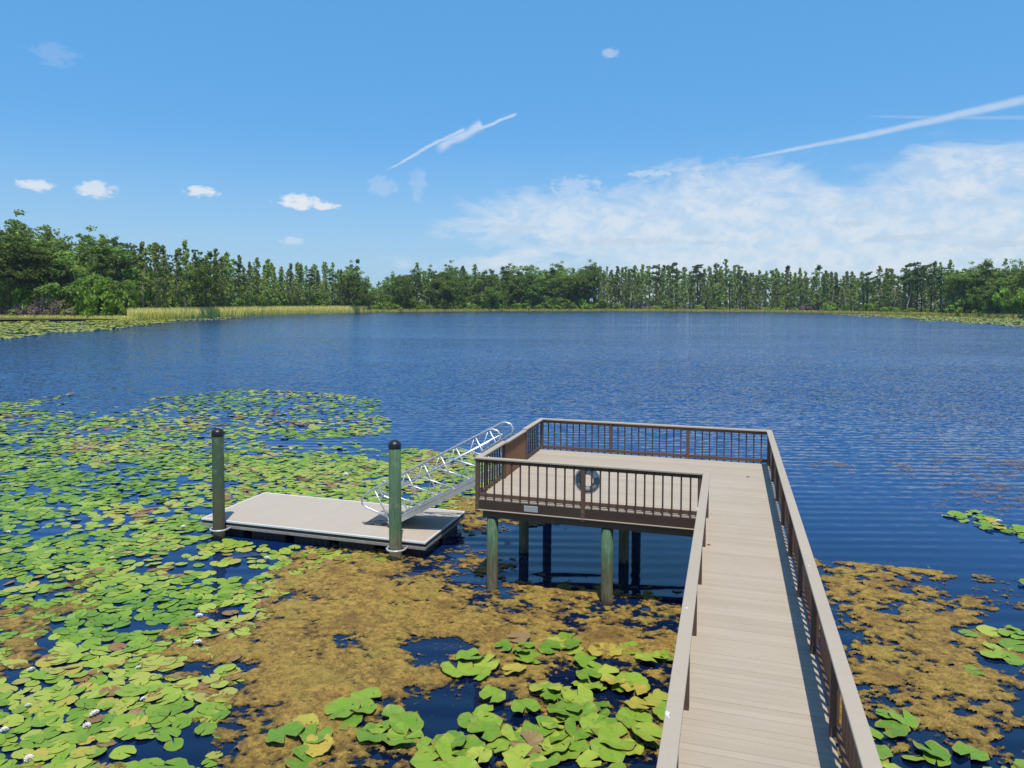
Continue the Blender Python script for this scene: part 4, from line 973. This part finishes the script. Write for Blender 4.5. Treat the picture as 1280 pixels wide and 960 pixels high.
for u in np.arange(165, 460, 11):
    uu = u+tr.uniform(-4, 4); shrub(uu, tr.uniform(12.5, 15), tr.uniform(362, 373), tr.uniform(16, 28), False, 'green shrub between the reed bed and the cypress row', 'shrubs behind the reed bed')
for (u, vt, w) in [(135, 348, 46), (112, 356, 34), (155, 364, 26), (92, 366, 26), (70, 362, 22)]:
    shrub(u, 2.5, vt, w, False, f'{"largest rounded" if w == 46 else "rounded"} green shrub in front of the left wood' + ('' if w == 46 else ', beside the largest one' if u > 100 else ' near the dry grey brush'), 'large shrubs at the left wood')
for u in np.arange(-60, 60, 17): shrub(u, 4, tr.uniform(352, 366), tr.uniform(24, 36), False, 'green shrub behind the grey brush at the left end of the shore', 'shrubs behind the grey brush')
for (u, vt, w) in [(48, 364, 24), (62, 368, 22), (28, 376, 22), (8, 380, 26), (75, 372, 24), (95, 381, 26), (40, 383, 26), (110, 384, 22), (-20, 380, 30), (64, 384, 26), (20, 384, 24)]:
    shrub(u, 1.5, vt, w, True, 'dry grey brown bare brush at the left shore behind the yellow pads', 'grey brush at the left shore')
for (u, vt, w) in [(1213, 366, 26), (1195, 375, 22), (1232, 372, 24), (1255, 360, 30), (1275, 362, 30), (1300, 358, 34), (1330, 360, 34)]:
    shrub(u, 3, vt, w, False, 'rounded shrub at the foot of the wood at the right end of the shore', 'shrubs at the right wood')

# reeds, marsh grass and pad fringes
def blades(name, label, cat, pts, hmin, hmax, width, seed, varr=(0, 1), lean=.12):
    rg = np.random.default_rng(seed); n_ = len(pts); pts = np.array(pts); h = rg.uniform(hmin, hmax, n_); a = rg.uniform(0, 6.283, n_)
    wv = np.stack([np.cos(a), np.sin(a), 0*a], 1)*(width*rg.uniform(.6, 1.3, n_))[:, None]; l = rg.normal(0, lean, (n_, 2))*h[:, None]
    B = np.concatenate([pts, np.full((n_, 1), W-.05)], 1); Mid = B+np.stack([l[:, 0]*.35, l[:, 1]*.35, h*.6], 1); T = B+np.stack([l[:, 0], l[:, 1], h], 1)
    V = np.stack([B-wv, B+wv, Mid+wv*.8, Mid-wv*.8, T], 1).reshape(-1, 3); o = np.arange(n_)*5
    Fq = np.concatenate([np.stack([o, o+1, o+2], 1), np.stack([o, o+2, o+3], 1), np.stack([o+3, o+2, o+4], 1)])
    c = rg.uniform(*varr, n_)*.6; C_ = np.concatenate([c, c+.08, c+.4])
    return tag(link(name, mesh_np(name, V, Fq, C_, L_REED)), label, cat, kind='stuff')
def band_pts(u0, u1, o0, o1, n_, seed, vfun=None):
    rg = np.random.default_rng(seed); out = []
    for i in range(n_):
        u = rg.uniform(u0, u1); out.append(tuple(shore_pt(u, rg.uniform(o0, o1))))
    return out
blades('reed_bed', 'tall yellow green reed bed along the left shore', 'reeds', band_pts(160, 458, -3, 12, 30000, 5), 2.6, 4.6, .10, 5)
blades('marsh_grass', 'low yellow green marsh grass along the far waterline', 'marsh grass', band_pts(455, 1300, -6, 4, 34000, 6), .9, 2.3, .15, 6, (0, .8))
blades('marsh_grass', 'low grass under the shrubs at the left shore', 'marsh grass', band_pts(-90, 170, -5, 5, 12000, 8), .7, 1.9, .11, 8, (0, .8))
def px_scatter(poly, step, seed):
    us = [a for a, b in poly]; vs = [b for a, b in poly]; rg = np.random.default_rng(seed); out = []
    c4 = [onz(a, b)[:2] for a, b in poly]; xs = [c[0] for c in c4]; ys = [c[1] for c in c4]
    gx, gy = np.meshgrid(np.arange(min(xs), max(xs), step), np.arange(min(ys), max(ys), step)); gx = gx+rg.uniform(-.5, .5, gx.shape)*step; gy = gy+rg.uniform(-.5, .5, gy.shape)*step
    u, v, d = px(gx, gy); nz = fbm(gx*.09, gy*.09+3, 4); k_ = (d > 1) & (edgedist(u, v, poly) > (nz-.52)*9) & (fbm(gx*.3, gy*.3, 3) < .60)
    return gx[k_], gy[k_]
lx, ly_ = px_scatter([(-90, 402), (60, 401), (160, 400), (260, 397.5), (300, 396.5), (190, 404), (150, 410), (60, 419), (-10, 424), (-90, 432)], .62, 3)
pad_stuff('lily_pad_fringe', lx, ly_, .28, .5, M_FARPAD, 'yellow green carpet of lily pads along the left shore', 'lily pads', 7, nseg=6, lift=(.01, .12), tilt=.12)
rx, ry = px_scatter([(1040, 392.5), (1120, 393.5), (1200, 396), (1290, 398), (1380, 400), (1380, 420), (1290, 409), (1220, 404), (1150, 398.5)], .9, 4)
pad_stuff('lily_pad_fringe', rx, ry, .4, .65, M_FARPAD, 'yellow green carpet of lily pads along the right shore', 'lily pads', 8, nseg=6, lift=(.01, .12), tilt=.12)
print('fringes', len(lx), len(rx))
# dense understorey far back that closes the wood
rg = np.random.default_rng(77); cen = []; rad = []
for u in np.arange(-150, 1440, 4.0):
    for _ in range(2):
        P = shore_pt(u, rg.uniform(55, 75)); hh = top_z(u, float(np.interp(u, TU, TV)), P)-GZ
        f_ = .62 if 165 < u < 470 else .85
        for _ in range(7): cen.append((P[0]+rg.normal(0, 2), P[1]+rg.normal(0, 2), GZ+rg.uniform(.02, f_)*hh)); rad.append(3.0)
V, Fq, C_ = clumps(rg, cen, rad, 16, .95, .9)
tag(link('understorey', mesh_np('understorey', V, Fq, C_*.8, L_OAK)), 'dark green undergrowth closing the wood behind the trunks', 'undergrowth', kind='stuff')
# ------------------------------------------------------------------ summer haze over the lake: one box of even thin air
hb = MB(); hb.box(-6000, 6000, -6000, 6000, W-1.6, 36.0); hz = obj('haze', hb, M_BOLT); tag(hz, kind='stuff')
k = NT('haze_air'); vp = k.n('VolumePrincipled'); vp.inputs['Color'].default_value = (.80, .88, 1.0, 1); vp.inputs['Density'].default_value = .00009; vp.inputs['Anisotropy'].default_value = .2
k.t.links.new(vp.outputs[0], k.out.inputs[1]); hz.data.materials.clear(); hz.data.materials.append(k.m)
# ------------------------------------------------------------------ render settings
scene.view_settings.view_transform = 'Standard'; scene.view_settings.look = 'None'
scene.view_settings.exposure = 0.35; scene.view_settings.gamma = 1.0
scene.render.resolution_x = 1024; scene.render.resolution_y = 768
scene.cycles.max_bounces = 6; scene.cycles.diffuse_bounces = 3; scene.cycles.glossy_bounces = 3; scene.cycles.transmission_bounces = 3; scene.cycles.transparent_max_bounces = 8
scene.cycles.use_denoising = True
